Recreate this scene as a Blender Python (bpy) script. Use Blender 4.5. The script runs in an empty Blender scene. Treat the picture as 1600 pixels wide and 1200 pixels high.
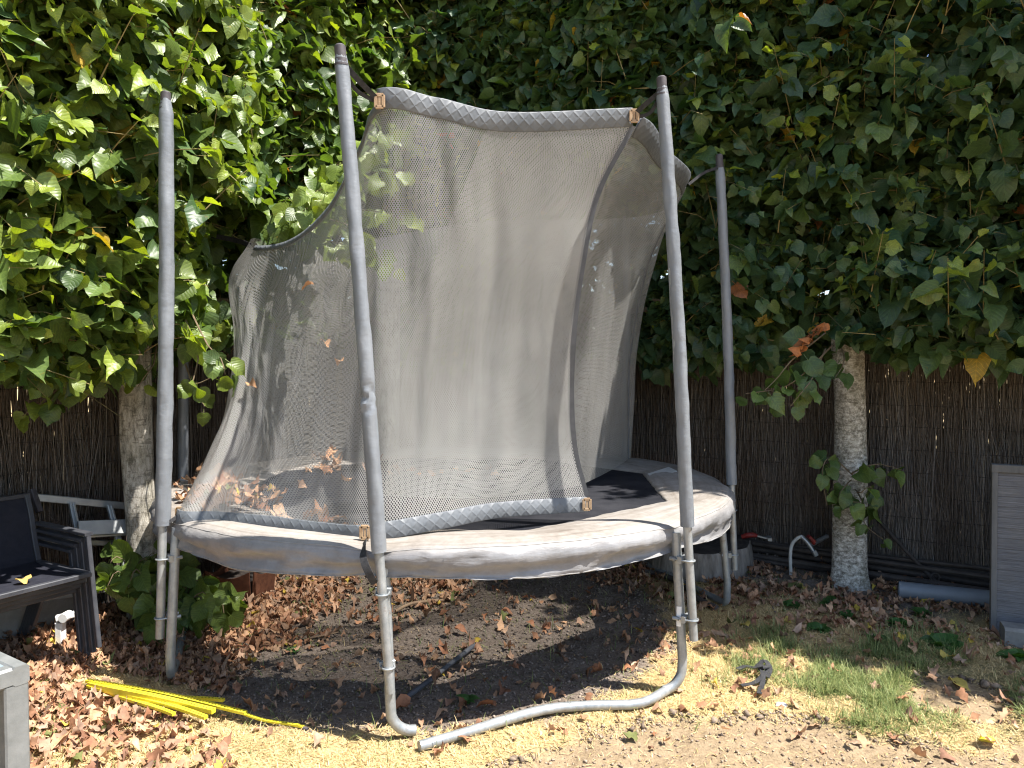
import bpy, math, random
import numpy as np
from mathutils import Vector

random.seed(7)
RNG = np.random.default_rng(7)
SC = bpy.context.scene
COL = SC.collection
PI = math.pi

# ------------------------------------------------------------------ measuring helpers
F_PX, CAM_Z = 1150.0, 1.51
PITCH = math.atan(36 / F_PX)

def at(px, py, Y):
    """surveyed point: direction read off the photograph, distance Y in metres"""
    x = (px - 800) / F_PX
    y = (600 - py) / F_PX
    d = (x, math.cos(PITCH) + y * math.sin(PITCH), -math.sin(PITCH) + y * math.cos(PITCH))
    k = Y / d[1]
    return np.array([d[0] * k, Y, CAM_Z + d[2] * k])

def on(px, py, z=0.0):
    """surveyed point at a known height z"""
    x = (px - 800) / F_PX
    y = (600 - py) / F_PX
    d = (x, math.cos(PITCH) + y * math.sin(PITCH), -math.sin(PITCH) + y * math.cos(PITCH))
    k = (z - CAM_Z) / d[2]
    return np.array([d[0] * k, d[1] * k, z])

def unit(v):
    v = np.asarray(v, float)
    n = np.linalg.norm(v, axis=-1, keepdims=True)
    return v / np.maximum(n, 1e-9)

def hash2(ix, iy, seed):
    h = (ix.astype(np.int64) * 374761393 + iy.astype(np.int64) * 668265263 + seed * 974711) & 0x7fffffff
    h = ((h ^ (h >> 13)) * 1274126177) & 0x7fffffff
    return ((h ^ (h >> 16)) & 0xffff) / 65535.0

def vnoise(x, y, seed=0):
    x = np.asarray(x, float); y = np.asarray(y, float)
    ix, iy = np.floor(x), np.floor(y)
    fx, fy = x - ix, y - iy
    fx = fx * fx * (3 - 2 * fx); fy = fy * fy * (3 - 2 * fy)
    a = hash2(ix, iy, seed); b = hash2(ix + 1, iy, seed)
    c = hash2(ix, iy + 1, seed); d = hash2(ix + 1, iy + 1, seed)
    return (a * (1 - fx) + b * fx) * (1 - fy) + (c * (1 - fx) + d * fx) * fy

def fbm(x, y, seed=0, oct=4):
    s, a, t = 0, 1.0, 0
    for k in range(oct):
        s = s + a * vnoise(np.asarray(x) * 2 ** k, np.asarray(y) * 2 ** k, seed + k * 17); t += a; a *= .5
    return s / t

def smooth(e0, e1, x):
    t = np.clip((x - e0) / (e1 - e0), 0, 1)
    return t * t * (3 - 2 * t)

# ------------------------------------------------------------------ mesh helpers
class MB:
    def __init__(self):
        self.v = []; self.f = []; self.uv = None
    def add(self, v, f):
        o = len(self.v)
        self.v.extend([tuple(map(float, p)) for p in v])
        self.f.extend([tuple(i + o for i in q) for q in f])
        return self
    def bar(self, p, q, w, h, up=(0, 0, 1), bev=.15):
        """rectangular bar with chamfered long edges"""
        p = np.array(p, float); q = np.array(q, float)
        d = unit(q - p); up = np.array(up, float)
        if abs(d @ unit(up)) > .98: up = np.array([1., 0, 0])
        r = unit(np.cross(d, up)); u = np.cross(r, d)
        a, b, c = w / 2, h / 2, min(w, h) * bev
        prof = [(a - c, -b), (a, -b + c), (a, b - c), (a - c, b), (-a + c, b), (-a, b - c), (-a, -b + c), (-a + c, -b)]
        v = [p + r * x + u * y for x, y in prof] + [q + r * x + u * y for x, y in prof]
        f = [(i, (i + 1) % 8, 8 + (i + 1) % 8, 8 + i) for i in range(8)] + [tuple(range(7, -1, -1)), tuple(range(8, 16))]
        return self.add(v, f)
    def tube(self, pts, r, n=14, cap=True, squash=1.0):
        pts = [np.array(p, float) for p in pts]
        m = len(pts)
        rr = r if hasattr(r, '__len__') else [r] * m
        T = [unit(pts[min(i + 1, m - 1)] - pts[max(i - 1, 0)]) for i in range(m)]
        ref = np.array([0, 0, 1.]) if abs(T[0][2]) < .9 else np.array([1., 0, 0])
        N = unit(np.cross(np.cross(T[0], ref), T[0]))
        v = []
        for i in range(m):
            N = unit(N - T[i] * (N @ T[i])); B = np.cross(T[i], N)
            for k in range(n):
                a = 2 * PI * k / n
                rad = rr[i] if not hasattr(rr[i], '__len__') else rr[i][k]
                v.append(pts[i] + (N * math.cos(a) + B * math.sin(a) * squash) * rad)
        f = [(i * n + k, i * n + (k + 1) % n, (i + 1) * n + (k + 1) % n, (i + 1) * n + k) for i in range(m - 1) for k in range(n)]
        if cap:
            f += [tuple(range(n - 1, -1, -1)), tuple((m - 1) * n + k for k in range(n))]
        return self.add(v, f)
    def ribbon(self, pts, w, t, up=(0, 0, 1), roll=None):
        """flat strap following pts"""
        pts = [np.array(p, float) for p in pts]
        m = len(pts); v = []
        for i in range(m):
            T = unit(pts[min(i + 1, m - 1)] - pts[max(i - 1, 0)])
            s = unit(np.cross(T, up) + 1e-6); u = np.cross(s, T)
            if roll is not None:
                a = roll[i]; s, u = s * math.cos(a) + u * math.sin(a), u * math.cos(a) - s * math.sin(a)
            for x, y in ((w / 2, -t / 2), (w / 2, t / 2), (-w / 2, t / 2), (-w / 2, -t / 2)):
                v.append(pts[i] + s * x + u * y)
        f = [(i * 4 + k, i * 4 + (k + 1) % 4, i * 4 + 4 + (k + 1) % 4, i * 4 + 4 + k) for i in range(m - 1) for k in range(4)]
        f += [(3, 2, 1, 0), tuple((m - 1) * 4 + k for k in range(4))]
        return self.add(v, f)
    def build(self, name, mat, parent=None, smooth_=True, angle=40):
        return mesh_obj(name, np.array(self.v), self.f, mat, parent, smooth_, angle)

def root_loc(o):
    while o is not None and o.parent is not None: o = o.parent
    return np.array(o.location) if o is not None else np.zeros(3)

def mesh_obj(name, v, f, mat, parent=None, smooth_=True, angle=None, tint=None, uv=None, attrs=None):
    v = np.asarray(v, float)
    loc = root_loc(parent)
    own = np.zeros(3)
    if parent is None:
        own = np.array([v[:, 0].mean(), v[:, 1].mean(), v[:, 2].min()]); 
    v = v - loc - own
    me = bpy.data.meshes.new(name)
    if isinstance(f, np.ndarray):
        k = f.shape[1]
        me.vertices.add(len(v)); me.vertices.foreach_set('co', v.astype(np.float32).ravel())
        me.loops.add(f.size); me.loops.foreach_set('vertex_index', f.astype(np.int32).ravel())
        me.polygons.add(len(f)); me.polygons.foreach_set('loop_start', np.arange(0, f.size, k, dtype=np.int32))
        me.update(calc_edges=True)
    else:
        me.from_pydata(v.tolist(), [], f); me.update()
    if smooth_:
        me.polygons.foreach_set('use_smooth', np.ones(len(me.polygons), bool))
        if angle is not None:
            me.set_sharp_from_angle(angle=math.radians(angle))
    if tint is not None:
        a = me.attributes.new('tint', 'FLOAT_COLOR', 'POINT')
        c = np.ones((len(v), 4), np.float32); c[:, :3] = tint
        a.data.foreach_set('color', c.ravel())
    if attrs:
        for k_, val in attrs.items():
            a = me.attributes.new(k_, 'FLOAT', 'POINT'); a.data.foreach_set('value', np.asarray(val, np.float32))
    if uv is not None:
        l = me.uv_layers.new(name='UVMap')
        idx = np.empty(len(me.loops), np.int32); me.loops.foreach_get('vertex_index', idx)
        l.data.foreach_set('uv', np.asarray(uv, np.float32)[idx].ravel())
    o = bpy.data.objects.new(name, me)
    COL.objects.link(o)
    o.location = own
    if parent is not None: o.parent = parent
    if mat is not None: me.materials.append(mat)
    return o

def thing(name, label, cat, loc=(0, 0, 0), group=None):
    o = bpy.data.objects.new(name, None); COL.objects.link(o)
    o.empty_display_size = .1
    o.location = tuple(map(float, loc)); tag(o, label, cat, group)
    return o

def tag(o, label=None, cat=None, group=None, kind=None):
    if label: o['label'] = label
    if cat: o['category'] = cat
    if group: o['group'] = group
    if kind: o['kind'] = kind
    return o

def copy_tree(o, parent=None):
    c = o.copy(); COL.objects.link(c)
    if parent is not None: c.parent = parent
    for ch in list(o.children): copy_tree(ch, c)
    return c

def spline(P, n):
    """Catmull-Rom through P (k,d) -> (n,d)"""
    P = np.asarray(P, float); k = len(P)
    Q = np.vstack([2 * P[0] - P[1], P, 2 * P[-1] - P[-2]])
    t = np.linspace(0, k - 1, n); i = np.minimum(t.astype(int), k - 2); u = (t - i)[:, None]
    a, b, c, d = Q[i], Q[i + 1], Q[i + 2], Q[i + 3]
    return .5 * (2 * b + (c - a) * u + (2 * a - 5 * b + 4 * c - d) * u ** 2 + (3 * b - a - 3 * c + d) * u ** 3)

# ------------------------------------------------------------------ materials
class N:
    """tiny node-graph helper"""
    def __init__(self, name):
        self.m = bpy.data.materials.new(name); self.m.use_nodes = True
        self.t = self.m.node_tree; self.t.nodes.clear()
        self.out = self.t.nodes.new('ShaderNodeOutputMaterial')
    def n(self, typ, **kw):
        nd = self.t.nodes.new('ShaderNode' + typ)
        for k, v in kw.items():
            if k.startswith('i_'): nd.inputs[k[2:].replace('_', ' ')].default_value = v
            else: setattr(nd, k, v)
        return nd
    def l(self, a, b): self.t.links.new(a, b)
    def coord(self, kind='Object', scale=(1, 1, 1)):
        c = self.n('TexCoord'); m = self.n('Mapping'); m.inputs['Scale'].default_value = scale
        self.l(c.outputs[kind], m.inputs['Vector']); return m.outputs['Vector']
    def noise(self, vec, scale, detail=5, rough=.6):
        x = self.n('TexNoise'); x.inputs['Scale'].default_value = scale; x.inputs['Detail'].default_value = detail
        x.inputs['Roughness'].default_value = rough; self.l(vec, x.inputs['Vector']); return x.outputs['Fac']
    def ramp(self, fac, stops):
        r = self.n('ValToRGB'); e = r.color_ramp.elements
        while len(e) < len(stops): e.new(.5)
        for k, (p, c) in enumerate(stops):
            e[k].position = p; e[k].color = (*c, 1) if len(c) == 3 else c
        self.l(fac, r.inputs['Fac']); return r.outputs['Color']
    def math(self, op, a, b=None, clamp=False):
        x = self.n('Math', operation=op, use_clamp=clamp)
        for k, s in enumerate((a, b)):
            if s is None: continue
            if isinstance(s, (int, float)): x.inputs[k].default_value = s
            else: self.l(s, x.inputs[k])
        return x.outputs[0]
    def mix(self, fac, a, b, typ='MIX'):
        x = self.n('MixRGB', blend_type=typ)
        for k, s in zip(('Fac', 'Color1', 'Color2'), (fac, a, b)):
            if isinstance(s, (int, float)): x.inputs[k].default_value = s
            elif isinstance(s, tuple): x.inputs[k].default_value = (*s, 1)
            else: self.l(s, x.inputs[k])
        return x.outputs[0]
    def bump(self, h, strength=.4, dist=.01):
        b = self.n('Bump'); b.inputs['Strength'].default_value = strength; b.inputs['Distance'].default_value = dist
        self.l(h, b.inputs['Height']); return b.outputs['Normal']
    def pbr(self, col, rough=.6, metal=0., spec=.4, normal=None):
        p = self.n('BsdfPrincipled')
        for key, s in (('Base Color', col), ('Roughness', rough), ('Metallic', metal), ('Specular IOR Level', spec)):
            if isinstance(s, (int, float)): p.inputs[key].default_value = s
            elif isinstance(s, tuple): p.inputs[key].default_value = (*s, 1)
            else: self.l(s, p.inputs[key])
        if normal is not None: self.l(normal, p.inputs['Normal'])
        return p
    def done(self, sh):
        self.l(sh.outputs[0], self.out.inputs['Surface']); return self.m

def simple(name, c1, c2, scale=8, rough=.6, metal=0., spec=.4, bump=.15, bscale=None, stretch=(1, 1, 1), dist=.004):
    g = N(name); v = g.coord('Object', stretch)
    f = g.noise(v, scale, 6, .65)
    col = g.ramp(f, [(.3, c1), (.7, c2)])
    h = g.noise(v, bscale or scale * 6, 4)
    r = g.math('ADD', g.math('MULTIPLY', f, .25), rough - .12)
    return g.done(g.pbr(col, r, metal, spec, g.bump(h, bump, dist)))

def leaf_mat(name, transl=.36, rough=.42, spec=.5, tcol=(1.5, 1.55, .35)):
    g = N(name)
    a = g.n('Attribute', attribute_name='tint'); c = a.outputs['Color']
    v = g.coord('Object')
    s = g.n('SeparateXYZ'); g.l(g.n('TexCoord').outputs['UV'], s.inputs[0])
    ax = g.math('ABSOLUTE', s.outputs[0])
    fr = g.math('ABSOLUTE', g.math('SUBTRACT', g.math('FRACT', g.math('MULTIPLY', g.math('SUBTRACT', s.outputs[1], g.math('MULTIPLY', ax, .75)), 6.5)), .5))
    vein = g.math('MAXIMUM', g.math('LESS_THAN', fr, .09), g.math('LESS_THAN', ax, .018))
    c = g.mix(.5, c, g.ramp(g.noise(v, 45, 3), [(.3, (.6, .6, .6)), (.7, (1.3, 1.3, 1.3))]), 'MULTIPLY')
    spot = g.ramp(g.noise(v, 38, 4, .6), [(.66, (0, 0, 0)), (.72, (.8, .8, .8))])
    c = g.mix(spot, c, g.mix(1., c, (2.0, .95, .6), 'MULTIPLY'))
    c = g.mix(g.math('MULTIPLY', vein, .35), c, g.mix(1., c, (1.9, 1.75, 1.5), 'MULTIPLY'))
    p = g.pbr(c, rough, 0, spec, g.bump(g.math('SUBTRACT', fr, g.math('MULTIPLY', vein, .5)), .35, .004))
    t = g.n('BsdfTranslucent'); g.l(g.mix(1., c, tcol, 'MULTIPLY'), t.inputs['Color'])
    m = g.n('MixShader'); m.inputs[0].default_value = transl
    g.l(p.outputs[0], m.inputs[1]); g.l(t.outputs[0], m.inputs[2])
    return g.done(m)

def tint_mat(name, rough=.8, spec=.2, transl=0.0):
    g = N(name)
    a = g.n('Attribute', attribute_name='tint'); c = a.outputs['Color']
    v = g.coord('Object')
    c = g.mix(.6, c, g.ramp(g.noise(v, 60, 3), [(.3, (.6, .6, .6)), (.7, (1.3, 1.3, 1.3))]), 'MULTIPLY')
    p = g.pbr(c, rough, 0, spec)
    if transl <= 0: return g.done(p)
    t = g.n('BsdfTranslucent'); g.l(c, t.inputs['Color'])
    m = g.n('MixShader'); m.inputs[0].default_value = transl
    g.l(p.outputs[0], m.inputs[1]); g.l(t.outputs[0], m.inputs[2])
    return g.done(m)

M = {}
M['leaf'] = leaf_mat('lime_leaf')
M['litter'] = tint_mat('dry_leaf', .75, .25, .18)
M['straw'] = tint_mat('straw', .8, .15, .25)
M['blade'] = tint_mat('grass_blade', .55, .3, .35)
M['twig'] = tint_mat('brush_twig', .9, .1)
M['wood_stem'] = simple('stem_bark', (.10, .07, .04), (.2, .15, .09), 20, .8, bump=.3)
M['twigstem'] = simple('green_brown_twig', (.16, .12, .05), (.30, .24, .10), 12, .7, bump=.1)
def m_steel():
    g = N('galvanised_steel'); v = g.coord('Object')
    n1 = g.noise(v, 16, 7, .7); n2 = g.noise(g.coord('Object', (1, 1, .22)), 42, 5, .7); n3 = g.noise(v, 7, 6, .75)
    c = g.ramp(n1, [(.3, (.22, .24, .25)), (.7, (.38, .395, .40))])
    c = g.mix(.5, c, g.ramp(n2, [(.35, (.72, .72, .72)), (.65, (1.12, 1.12, 1.12))]), 'MULTIPLY')
    ru = g.ramp(n3, [(.60, (0, 0, 0)), (.70, (.7, .7, .7))])
    c = g.mix(ru, c, (.17, .12, .085))
    return g.done(g.pbr(c, g.math('ADD', g.math('MULTIPLY', n2, .25), .30), .45, .5, g.bump(n2, .15, .003)))
M['steel'] = m_steel()
M['alu'] = simple('brushed_aluminium', (.26, .28, .29), (.40, .41, .41), 10, .4, .6, .5, .1, 60)
def m_sleeve():
    g = N('blue_grey_vinyl'); v = g.coord('Object')
    n1 = g.noise(v, 5, 6, .65); n2 = g.noise(g.coord('Object', (1, 1, .12)), 30, 5, .7); n3 = g.noise(g.coord('Object', (1, 1, 1.6)), 26, 5, .65)
    c = g.ramp(n1, [(.3, (.128, .140, .156)), (.7, (.192, .206, .224))])
    c = g.mix(.45, c, g.ramp(n2, [(.35, (.78, .78, .78)), (.68, (1.2, 1.2, 1.18))]), 'MULTIPLY')
    return g.done(g.pbr(c, g.math('ADD', g.math('MULTIPLY', n1, .2), .32), 0, .5, g.bump(n3, .4, .006)))
M['sleeve'] = m_sleeve()
M['rubber'] = simple('black_rubber', (.035, .03, .035), (.09, .08, .085), 20, .6, 0, .4, .2)
M['strap'] = simple('black_webbing', (.02, .02, .022), (.05, .05, .052), 60, .75, 0, .2, .4, 220)
M['tan'] = simple('tan_buckle', (.26, .16, .085), (.42, .29, .17), 40, .5, 0, .4, .2)
M['charcoal'] = simple('charcoal_powder_coat', (.035, .037, .045), (.06, .062, .07), 14, .45, .1, .45, .06)
M['sling'] = simple('black_sling', (.010, .011, .018), (.02, .021, .03), 30, .75, 0, .25, .3, 420)
M['tablemetal'] = simple('grey_table_metal', (.15, .158, .155), (.235, .24, .235), 16, .5, .25, .45, .15)
M['white'] = simple('chipped_white_paint', (.62, .62, .6), (.8, .8, .78), 20, .55)
M['rust'] = simple('rusty_iron', (.075, .03, .018), (.19, .08, .045), 14, .85, 0, .2, .4)
M['darkrod'] = simple('dark_rusty_rod', (.035, .030, .028), (.095, .078, .068), 12, .75, .1, .3, .3)
M['pvc'] = simple('grey_pvc', (.145, .165, .19), (.20, .22, .245), 6, .45, 0, .45, .08)
M['blackpvc'] = simple('black_pipe', (.05, .055, .065), (.10, .105, .115), 14, .5, 0, .4, .15)
M['concrete'] = simple('old_concrete', (.14, .136, .126), (.25, .243, .228), 9, .9, 0, .2, .5, 60)
M['red'] = simple('red_plastic', (.16, .018, .016), (.26, .03, .025), 14, .45)
M['hose'] = simple('pale_hose', (.42, .42, .40), (.58, .58, .55), 20, .5)
M['stick'] = simple('dry_stick', (.16, .10, .06), (.30, .21, .13), 20, .85, bump=.4)

def m_bark(name, ca, cb, cc, vs):
    g = N(name)
    v = g.coord('Object', (1, 1, vs))
    n1 = g.noise(v, 34, 8, .8); n2 = g.noise(g.coord('Object', (1, 1, .6)), 6, 4)
    w = g.noise(g.coord('Object', (1, 1, 4)), 14, 4, .6)
    base = g.ramp(n1, [(.38, ca), (.5, cb), (.62, cc)])
    col = g.mix(g.math('MULTIPLY', g.math('GREATER_THAN', w, .58), .55), base, ca)
    col = g.mix(g.ramp(n2, [(.45, (0, 0, 0)), (.75, (.6, .6, .6))]), col, (.13, .125, .075))
    return g.done(g.pbr(col, .88, 0, .15, g.bump(n1, .9, .012)))
M['bark_pale'] = m_bark('lichen_pale_bark', (.14, .125, .10), (.46, .43, .375), (.84, .81, .75), 1.3)
M['bark_grey'] = m_bark('fissured_grey_bark', (.11, .098, .082), (.38, .35, .30), (.60, .565, .50), .32)

def m_pad():
    g = N('faded_pad_vinyl')
    v = g.coord('Object')
    a = g.n('Attribute', attribute_name='top').outputs['Fac']
    dirt = g.noise(v, 3.2, 8, .72); streak = g.noise(g.coord('UV', (.55, 16, 1)), 3, 6, .65); fine = g.noise(v, 38, 5, .7)
    top = g.ramp(dirt, [(.32, (.165, .142, .12)), (.5, (.245, .224, .202)), (.72, (.32, .305, .29))])
    top = g.mix(.8, top, g.ramp(streak, [(.3, (.62, .56, .51)), (.5, (.98, .97, .95)), (.7, (1.18, 1.18, 1.18))]), 'MULTIPLY')
    top = g.mix(.35, top, g.ramp(fine, [(.35, (.75, .72, .70)), (.65, (1.15, 1.15, 1.15))]), 'MULTIPLY')
    side = g.ramp(dirt, [(.3, (.17, .168, .172)), (.7, (.245, .245, .252))])
    side = g.mix(.5, side, g.ramp(fine, [(.3, (.8, .78, .76)), (.7, (1.1, 1.1, 1.1))]), 'MULTIPLY')
    col = g.mix(a, side, top)
    h = g.math('ADD', g.noise(g.coord('UV', (7, 12, 1)), 3.0, 3, .5), g.math('MULTIPLY', fine, .15))
    return g.done(g.pbr(col, g.math('ADD', g.math('MULTIPLY', a, .30), .36), 0, .45, g.bump(h, .32, .008)))
M['pad'] = m_pad()
M['padseam'] = simple('pad_seam', (.19, .18, .17), (.27, .26, .25), 20, .6)

def m_mat():
    g = N('jumping_mat_weave')
    v = g.coord('Object')
    d = g.noise(v, 4, 6, .7)
    p = g.pbr(g.ramp(d, [(.35, (.012, .013, .017)), (.75, (.036, .036, .041))]), .85, 0, .08, g.bump(g.noise(v, 300, 2), .3, .002))
    t = g.n('BsdfTransparent'); t.inputs['Color'].default_value = (.9, .9, .9, 1)
    lw = g.n('LayerWeight'); lw.inputs['Blend'].default_value = .5
    m = g.n('MixShader'); g.l(g.math('MULTIPLY', g.math('POWER', g.math('SUBTRACT', 1.0, lw.outputs['Facing']), 1.6), .52), m.inputs[0])
    g.l(p.outputs[0], m.inputs[1]); g.l(t.outputs[0], m.inputs[2])
    return g.done(m)
M['mat'] = m_mat()

def m_net():
    g = N('enclosure_mesh')
    uv = g.n('TexCoord').outputs['UV']
    s = g.n('SeparateXYZ'); g.l(uv, s.inputs[0])
    k = 1 / .0102
    a = g.math('FRACT', g.math('MULTIPLY', g.math('ADD', s.outputs[0], g.math('MULTIPLY', s.outputs[1], .62)), k))
    b = g.math('FRACT', g.math('MULTIPLY', g.math('SUBTRACT', s.outputs[0], g.math('MULTIPLY', s.outputs[1], .62)), k))
    da = g.math('ABSOLUTE', g.math('SUBTRACT', a, .5)); db = g.math('ABSOLUTE', g.math('SUBTRACT', b, .5))
    hole = g.math('LESS_THAN', g.math('MAXIMUM', da, db), .335)
    grime = g.noise(g.coord('Object'), 2.4, 6, .65)
    c = g.ramp(grime, [(.3, (.30, .294, .278)), (.7, (.425, .418, .402))])
    p = g.pbr(c, .7, 0, .3)
    t = g.n('BsdfTranslucent'); g.l(c, t.inputs['Color'])
    m1 = g.n('MixShader'); m1.inputs[0].default_value = .3
    g.l(p.outputs[0], m1.inputs[1]); g.l(t.outputs[0], m1.inputs[2])
    tr = g.n('BsdfTransparent')
    m2 = g.n('MixShader'); g.l(hole, m2.inputs[0])
    g.l(m1.outputs[0], m2.inputs[1]); g.l(tr.outputs[0], m2.inputs[2])
    return g.done(m2)
M['net'] = m_net()

def m_quilt():
    g = N('quilted_grey_band')
    s = g.n('SeparateXYZ'); g.l(g.n('TexCoord').outputs['UV'], s.inputs[0])
    k = 1 / .052
    a = g.math('FRACT', g.math('MULTIPLY', g.math('ADD', s.outputs[0], s.outputs[1]), k))
    b = g.math('FRACT', g.math('MULTIPLY', g.math('SUBTRACT', s.outputs[0], s.outputs[1]), k))
    da = g.math('ABSOLUTE', g.math('SUBTRACT', a, .5)); db = g.math('ABSOLUTE', g.math('SUBTRACT', b, .5))
    mx = g.math('MAXIMUM', da, db)
    h = g.math('SUBTRACT', 1.0, g.math('POWER', g.math('MULTIPLY', mx, 2.0), 4.0))
    c = g.ramp(g.noise(g.coord('Object'), 12, 4), [(.3, (.085, .094, .105)), (.7, (.135, .145, .157))])
    return g.done(g.pbr(c, .5, 0, .4, g.bump(h, .24, .010)))
M['quilt'] = m_quilt()
M['hem'] = simple('dark_hem_tape', (.06, .062, .065), (.10, .10, .105), 30, .7, 0, .3, .2, 200)

def m_yellow():
    g = N('yellow_perforated_plastic')
    s = g.n('SeparateXYZ'); g.l(g.n('TexCoord').outputs['UV'], s.inputs[0])
    u = g.math('ABSOLUTE', g.math('SUBTRACT', g.math('FRACT', g.math('MULTIPLY', s.outputs[0], 1 / .016)), .5))
    w = g.math('ABSOLUTE', g.math('SUBTRACT', s.outputs[1], .5))
    dot = g.math('MULTIPLY', g.math('LESS_THAN', u, .2), g.math('LESS_THAN', w, .2))
    base = g.ramp(g.noise(g.coord('Object'), 20, 4), [(.3, (.62, .50, .02)), (.7, (.78, .66, .05))])
    return g.done(g.pbr(g.mix(dot, base, (.10, .07, .01)), .45, 0, .4))
M['yellow'] = m_yellow()

def m_plank():
    g = N('weathered_grey_wood')
    v = g.coord('UV', (2.2, 60, 1))
    n1 = g.noise(v, 3, 8, .7); n2 = g.noise(g.coord('UV', (1, 2, 1)), 2.5, 4)
    s = g.n('SeparateXYZ'); g.l(g.n('TexCoord').outputs['UV'], s.inputs[0])
    fr = g.math('FRACT', g.math('MULTIPLY', s.outputs[1], 1 / .058))
    groove = g.math('LESS_THAN', fr, .06)
    c = g.ramp(n1, [(.25, (.055, .053, .053)), (.45, (.125, .124, .127)), (.6, (.165, .165, .17)), (.75, (.25, .25, .26))])
    c = g.mix(.6, c, g.ramp(n2, [(.3, (.72, .74, .84)), (.7, (1.12, 1.1, 1.06))]), 'MULTIPLY')
    c = g.mix(g.math('MULTIPLY', groove, .55), c, (.07, .065, .06))
    h = g.math('SUBTRACT', n1, g.math('MULTIPLY', groove, .7))
    return g.done(g.pbr(c, .85, 0, .2, g.bump(h, .6, .008)))
M['plank'] = m_plank()

def m_cut():
    g = N('stump_cut_wood')
    v = g.coord('Object')
    w = g.n('TexWave', wave_type='RINGS', rings_direction='Z'); w.inputs['Scale'].default_value = 9
    w.inputs['Distortion'].default_value = 2.5; g.l(v, w.inputs['Vector'])
    n = g.noise(v, 9, 7, .7)
    c = g.ramp(n, [(.3, (.03, .025, .022)), (.7, (.10, .088, .075))])
    c = g.mix(.4, c, g.ramp(w.outputs['Fac'], [(0, (.55, .5, .5)), (1, (1.2, 1.2, 1.2))]), 'MULTIPLY')
    return g.done(g.pbr(c, .9, 0, .15, g.bump(n, .6, .01)))
M['cut'] = m_cut()
M['stumpbark'] = simple('stump_side_wood', (.09, .077, .066), (.33, .30, .27), 9, .9, 0, .15, .8, 22, (1.6, 1.6, .25), .015)

def m_glass():
    g = N('table_glass')
    p = g.pbr((.32, .40, .44), .06, 0, .6, None)
    p.inputs['Transmission Weight'].default_value = .25
    return g.done(p)
M['glass'] = m_glass()

def m_ground():
    g = N('yard_ground')
    v = g.coord('Object')
    def A(n): return g.n('Attribute', attribute_name=n).outputs['Fac']
    n1 = g.noise(v, 7, 8, .7); n2 = g.noise(v, 60, 6, .75); n3 = g.noise(v, 1.2, 4)
    fine = g.noise(v, 190, 4, .8)
    straw = g.ramp(n2, [(.3, (.28, .195, .09)), (.5, (.47, .35, .18)), (.72, (.64, .50, .28))])
    soil = g.ramp(n2, [(.3, (.10, .078, .062)), (.5, (.20, .16, .13)), (.72, (.33, .28, .235))])
    sand = g.ramp(n2, [(.28, (.19, .14, .092)), (.5, (.355, .265, .165)), (.75, (.47, .365, .24))])
    green = g.ramp(n2, [(.3, (.12, .11, .05)), (.7, (.34, .29, .15))])
    sand = g.mix(.35, sand, g.ramp(n1, [(.35, (.7, .65, .6)), (.7, (1.15, 1.15, 1.15))]), 'MULTIPLY')
    c = g.mix(A('soil'), straw, soil)
    c = g.mix(A('green'), c, green)
    c = g.mix(A('sand'), c, sand)
    h = g.math('ADD', g.math('MULTIPLY', n2, .6), g.math('MULTIPLY', fine, .5))
    return g.done(g.pbr(c, .95, 0, .1, g.bump(h, .9, .02)))
M['ground'] = m_ground()

# ------------------------------------------------------------------ camera, sun, sky
cam = bpy.data.cameras.new('camera'); co = bpy.data.objects.new('camera', cam); COL.objects.link(co)
cam.sensor_width = 36; cam.lens = 36 * F_PX / 1600; cam.clip_start = .05; cam.clip_end = 3000
co.location = (0, 0, CAM_Z); co.rotation_euler = (PI / 2 - PITCH, 0, 0); SC.camera = co

SUN_AZ = unit((.94, -.345)); SUN_EL = math.radians(62)
sd = Vector((SUN_AZ[0] * math.cos(SUN_EL), SUN_AZ[1] * math.cos(SUN_EL), math.sin(SUN_EL)))
sl = bpy.data.lights.new('sun', 'SUN'); sl.energy = 5.0; sl.angle = math.radians(.53); sl.color = (1, .955, .885)
so = bpy.data.objects.new('sun', sl); COL.objects.link(so); so.location = (6, -3, 12)
so.rotation_euler = sd.to_track_quat('Z', 'Y').to_euler()
w = bpy.data.worlds.new('World'); SC.world = w; w.use_nodes = True
nt = w.node_tree; bg = nt.nodes['Background']
sk = nt.nodes.new('ShaderNodeTexSky'); sk.sky_type = 'NISHITA'; sk.sun_disc = False
sk.sun_elevation = SUN_EL; sk.sun_rotation = math.atan2(SUN_AZ[0], SUN_AZ[1])
nt.links.new(sk.outputs[0], bg.inputs[0]); bg.inputs[1].default_value = .11
SC.view_settings.view_transform = 'Standard'; SC.view_settings.look = 'None'
SC.view_settings.exposure = 1.45; SC.view_settings.gamma = 1; SC.view_settings.use_curve_mapping = False
SC.cycles.max_bounces = 10; SC.cycles.transparent_max_bounces = 24; SC.cycles.use_denoising = True
SC.cycles.filter_width = 1.15

# ------------------------------------------------------------------ layout frames
CEN = np.array([-.37, 4.55])                       # trampoline centre
HL = dict(P=np.array([-2.80, 4.0]), D=unit((.515, .857)), N=unit((.857, -.515)))     # left side of the garden
HR = dict(P=np.array([1.82, 5.70]), D=unit((-.838, .546)), N=unit((-.546, -.838)))   # right side
S_CORNER_L, S_CORNER_R = 3.96, 3.09

def hp(H, s, o, z):
    s = np.asarray(s, float); o = np.asarray(o, float); z = np.asarray(z, float)
    xy = H['P'] + s[..., None] * H['D'] + o[..., None] * H['N']
    return np.concatenate([xy, np.broadcast_to(z, s.shape)[..., None]], -1)

def off(H, p):
    d = np.asarray(p)[..., :2] - H['P']
    return d @ H['D'], d @ H['N']

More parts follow.
